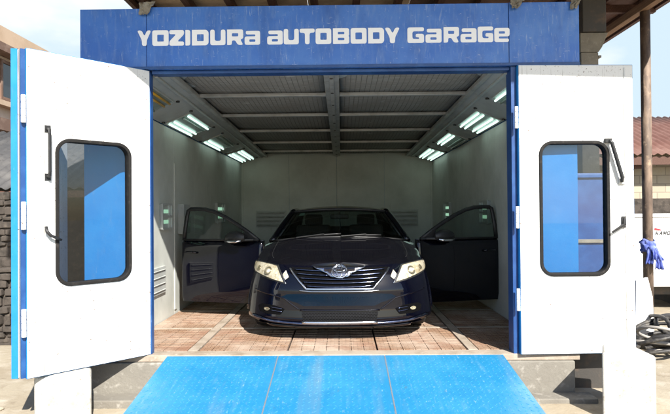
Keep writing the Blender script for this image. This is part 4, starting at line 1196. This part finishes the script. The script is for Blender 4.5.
MB().box(5.25, 16, 13.06, 13.14, 2.74, 2.93).build('eave_board', M['wood_dark'], rb)
m = MB(); m.bar((5.3, 13.2, 2.62), (7.4, 13.3, 2.72), .07, .09); m.build('brace', M['wood_dark'], rb)
MB().box(7.2, 8.0, 13.50, 13.597, .9, 1.9)
m = MB(); m.prism([(5.22, 2.98), (5.24, 2.98), (5.24, 3.2), (5.22, 3.2)], 13.1, 19.4); m.build('barge_board', M['wood_dark'], rb)

# building far left
lb = thing('apartment_block', 'tan and brown flat roofed building beyond the left door', 'building', (0, 0, 0))
fxw = -8.0
MB().box(-18, fxw, 9.0, 30, -.02, 5.62).build('wall', M['cream_wall'], lb)
MB().box(-18.2, fxw + .10, 8.9, 30.1, 5.623, 6.10).build('parapet', M['tan_wall'], lb)
MB().box(-18.1, fxw + .32, 8.95, 30.05, 5.43, 5.617).build('cornice', M['brown_trim'], lb)
MB().box(-18.1, fxw + .20, 8.95, 30.05, 4.22, 4.34).build('sill_band', M['tan_wall'], lb)
MB().box(-18.1, fxw + .28, 8.95, 30.05, 3.62, 3.90).build('balcony_edge', M['brown_trim'], lb)
for r_, (z0, z1) in enumerate(((4.40, 5.35), (2.1, 3.45))):
    for k in range(7):
        y = 10.2 + k * 2.6
        fr = MB(); fr.ring_prism([(y, z0), (y + 1.9, z0), (y + 1.9, z1), (y, z1)], [(y + .07, z0 + .07), (y + 1.83, z0 + .07), (y + 1.83, z1 - .07), (y + .07, z1 - .07)], 0, .05)
        for v in fr.bm.verts: v.co = Vector((fxw + .002 + v.co.y, v.co.x, v.co.z))
        wn = fr.build('window', M['brown_trim'], lb)
        MB().box(fxw + .004, fxw + .02, y + .07, y + 1.83, z0 + .07, z1 - .07).build('pane', M['pane_dark'], wn)
        MB().box(fxw + .021, fxw + .045, y + .92, y + .98, z0 + .07, z1 - .07).build('mullion', M['brown_trim'], wn)

# rubble wall and sheet-metal lean-to on the left
sw_ = thing('stone_wall', 'rough brown rubble stone wall at the far left edge', 'wall', (-5.2, 7.2, 0))
rnd = random.Random(8); m = MB()
m.box(-1.75, 1.38, -.14, .20, -.02, 1.92)
sw1 = m.build('core', M['stone'], sw_)
m = MB(); z = .02
while z < 1.95:
    x = -1.75; h = rnd.uniform(.06, .15)
    while x < 1.36:
        w = rnd.uniform(.07, .26); d = rnd.uniform(.0, .09)
        q = [(x + .01, z), (x + w - .01, z + rnd.uniform(-.01, .015)), (x + w - .014, z + h - .015), (x + w * .5, z + h - rnd.uniform(.0, .02)), (x + .012, z + h - .02)]
        m.prism(q, -.14 - d, .0); x += w
    z += h
m.build('stones', M['stone'], sw_, bevel=.012)
aw = thing('lean_to', 'dark sheet metal lean-to roof above the rubble wall', 'lean-to', (-5.4, 7.6, 0))
rows = []
for y, z in ((-.45, 2.02), (.6, 2.55), (1.8, 3.1)):
    rows.append([(x, y, z + .018 * math.sin(x * 2 * PI / .15)) for x in [-2.2 + .03 * i for i in range(160)]])
MB().grid(rows).build('roof_sheet', M['sheet_grey'], aw, smooth=True, solid=.012)
MB().box(-2.1, 2.55, -.42, -.36, 1.90, 1.99).build('beam', M['wood_dark'], aw)
for x in (-1.9, 2.4): MB().box(x - .05, x + .05, 1.5, 1.6, -.02, 2.9).build('post', M['wood_dark'], aw)
MB().box(-2.0, 2.55, 1.62, 1.72, -.02, 2.85).build('back_panel', M['steel_dark'], aw)

# loose stones by the hoses and near the blocks
def rock(x, y, r, label, sd):
    rnd = random.Random(sd); bm = bmesh.new(); bmesh.ops.create_icosphere(bm, subdivisions=2, radius=r)
    for v in bm.verts:
        v.co *= 1 + .22 * math.sin(v.co.x / r * 3 + sd) * math.cos(v.co.y / r * 2.6 + sd * 2) + rnd.uniform(-.05, .05); v.co.z *= .6
    m = MB(); m.bm.free(); m.bm = bm
    o = m.build('stone', M['dirt'], smooth=True); o.location = (x, y, gz(x, y) + r * .38)
    tag(o, label, 'stone', 'loose stones on the yard')
for i in range(16):
    rock(random.uniform(4.5, 7.2), random.uniform(6.4, 8.6), random.uniform(.02, .07), 'loose tan stone on the sand by the white container', i)
for i in range(8):
    rock(random.uniform(-3.8, -2.6), random.uniform(3.9, 4.9), random.uniform(.012, .03), 'small pale stone on the ground by the left door leaf', 40 + i)


# ------------------------------------------------------------------ camera
cam_d = bpy.data.cameras.new('camera'); cam = bpy.data.objects.new('camera', cam_d); COL.objects.link(cam)
cam_d.sensor_width = 36; cam_d.lens = 36 * 550 / 670
cam_d.clip_start = .05; cam_d.clip_end = 3000
cam.location = (0, 0, EYE)
yaw, pitch, roll = math.radians(.625), math.radians(.52), math.radians(-.45)
cam.rotation_mode = 'QUATERNION'
cam.rotation_quaternion = (Matrix.Rotation(yaw, 3, 'Z') @ Matrix.Rotation(PI / 2 + pitch, 3, 'X') @ Matrix.Rotation(roll, 3, 'Z')).to_quaternion()
scene.camera = cam

# ------------------------------------------------------------------ light
AZ, EL = math.radians(22), math.radians(40)     # sun behind the camera, to its right
to_sun = Vector((math.sin(AZ) * math.cos(EL), -math.cos(AZ) * math.cos(EL), math.sin(EL)))
sd = bpy.data.lights.new('sun', 'SUN'); sd.energy = 5.0; sd.angle = math.radians(.53); sd.color = (1, .955, .88)
so = bpy.data.objects.new('sun', sd); COL.objects.link(so); so.location = to_sun * 40
so.rotation_euler = to_sun.to_track_quat('Z', 'Y').to_euler()
wd = bpy.data.worlds.new('World'); scene.world = wd; wd.use_nodes = True
nt = wd.node_tree
for n_ in list(nt.nodes): nt.nodes.remove(n_)
out = N(nt, 'ShaderNodeOutputWorld'); bg = N(nt, 'ShaderNodeBackground'); bg.inputs['Strength'].default_value = .092
sky = N(nt, 'ShaderNodeTexSky'); sky.sky_type = 'NISHITA'; sky.sun_disc = False
sky.sun_elevation = EL; sky.sun_rotation = PI - AZ; sky.dust_density = .8; sky.air_density = 1.0
tc = N(nt, 'ShaderNodeTexCoord'); mp = N(nt, 'ShaderNodeMapping'); mp.inputs['Scale'].default_value = (1.0, 1.0, 2.6)
nt.links.new(tc.outputs['Generated'], mp.inputs['Vector'])
nz = N(nt, 'ShaderNodeTexNoise', i_Scale=2.6, i_Detail=9.0, i_Roughness=.55); nt.links.new(mp.outputs[0], nz.inputs['Vector'])
mr = N(nt, 'ShaderNodeMapRange'); mr.inputs['From Min'].default_value = .46; mr.inputs['From Max'].default_value = .62; mr.inputs['To Max'].default_value = 1.0
nt.links.new(nz.outputs['Fac'], mr.inputs['Value'])
mx = N(nt, 'ShaderNodeMix', data_type='RGBA'); mx.inputs['B'].default_value = (5.2, 5.45, 5.65, 1)
hz = N(nt, 'ShaderNodeMix', data_type='RGBA'); hz.inputs['B'].default_value = (3.6, 4.45, 5.05, 1)
# bright thin cloud stands over the northern half of the sky (the way the picture looks); behind it is clear blue
dn_ = N(nt, 'ShaderNodeVectorMath', operation='DOT_PRODUCT'); dn_.inputs[1].default_value = (0, 1, 0)
nt.links.new(tc.outputs['Generated'], dn_.inputs[0])
m2 = N(nt, 'ShaderNodeMapRange'); m2.inputs['From Min'].default_value = .25; m2.inputs['From Max'].default_value = .75
nt.links.new(dn_.outputs['Value'], m2.inputs['Value'])
nt.links.new(m2.outputs[0], hz.inputs['Factor'])
mu = N(nt, 'ShaderNodeMath', operation='MULTIPLY'); nt.links.new(mr.outputs[0], mu.inputs[0]); nt.links.new(m2.outputs[0], mu.inputs[1])
nt.links.new(mu.outputs[0], mx.inputs['Factor']); nt.links.new(sky.outputs[0], hz.inputs['A']); nt.links.new(hz.outputs['Result'], mx.inputs['A'])
nt.links.new(mx.outputs['Result'], bg.inputs['Color']); nt.links.new(bg.outputs[0], out.inputs[0])

vs = scene.view_settings
scene.display_settings.display_device = 'sRGB'
vs.view_transform = 'Standard'; vs.look = 'None'; vs.gamma = 1; vs.use_curve_mapping = False
vs.exposure = 1.12
scene.cycles.max_bounces = 10; scene.cycles.diffuse_bounces = 6; scene.cycles.transparent_max_bounces = 16
scene.cycles.use_denoising = True
scene.cycles.caustics_reflective = False; scene.cycles.caustics_refractive = False
scene.cycles.sample_clamp_indirect = 6
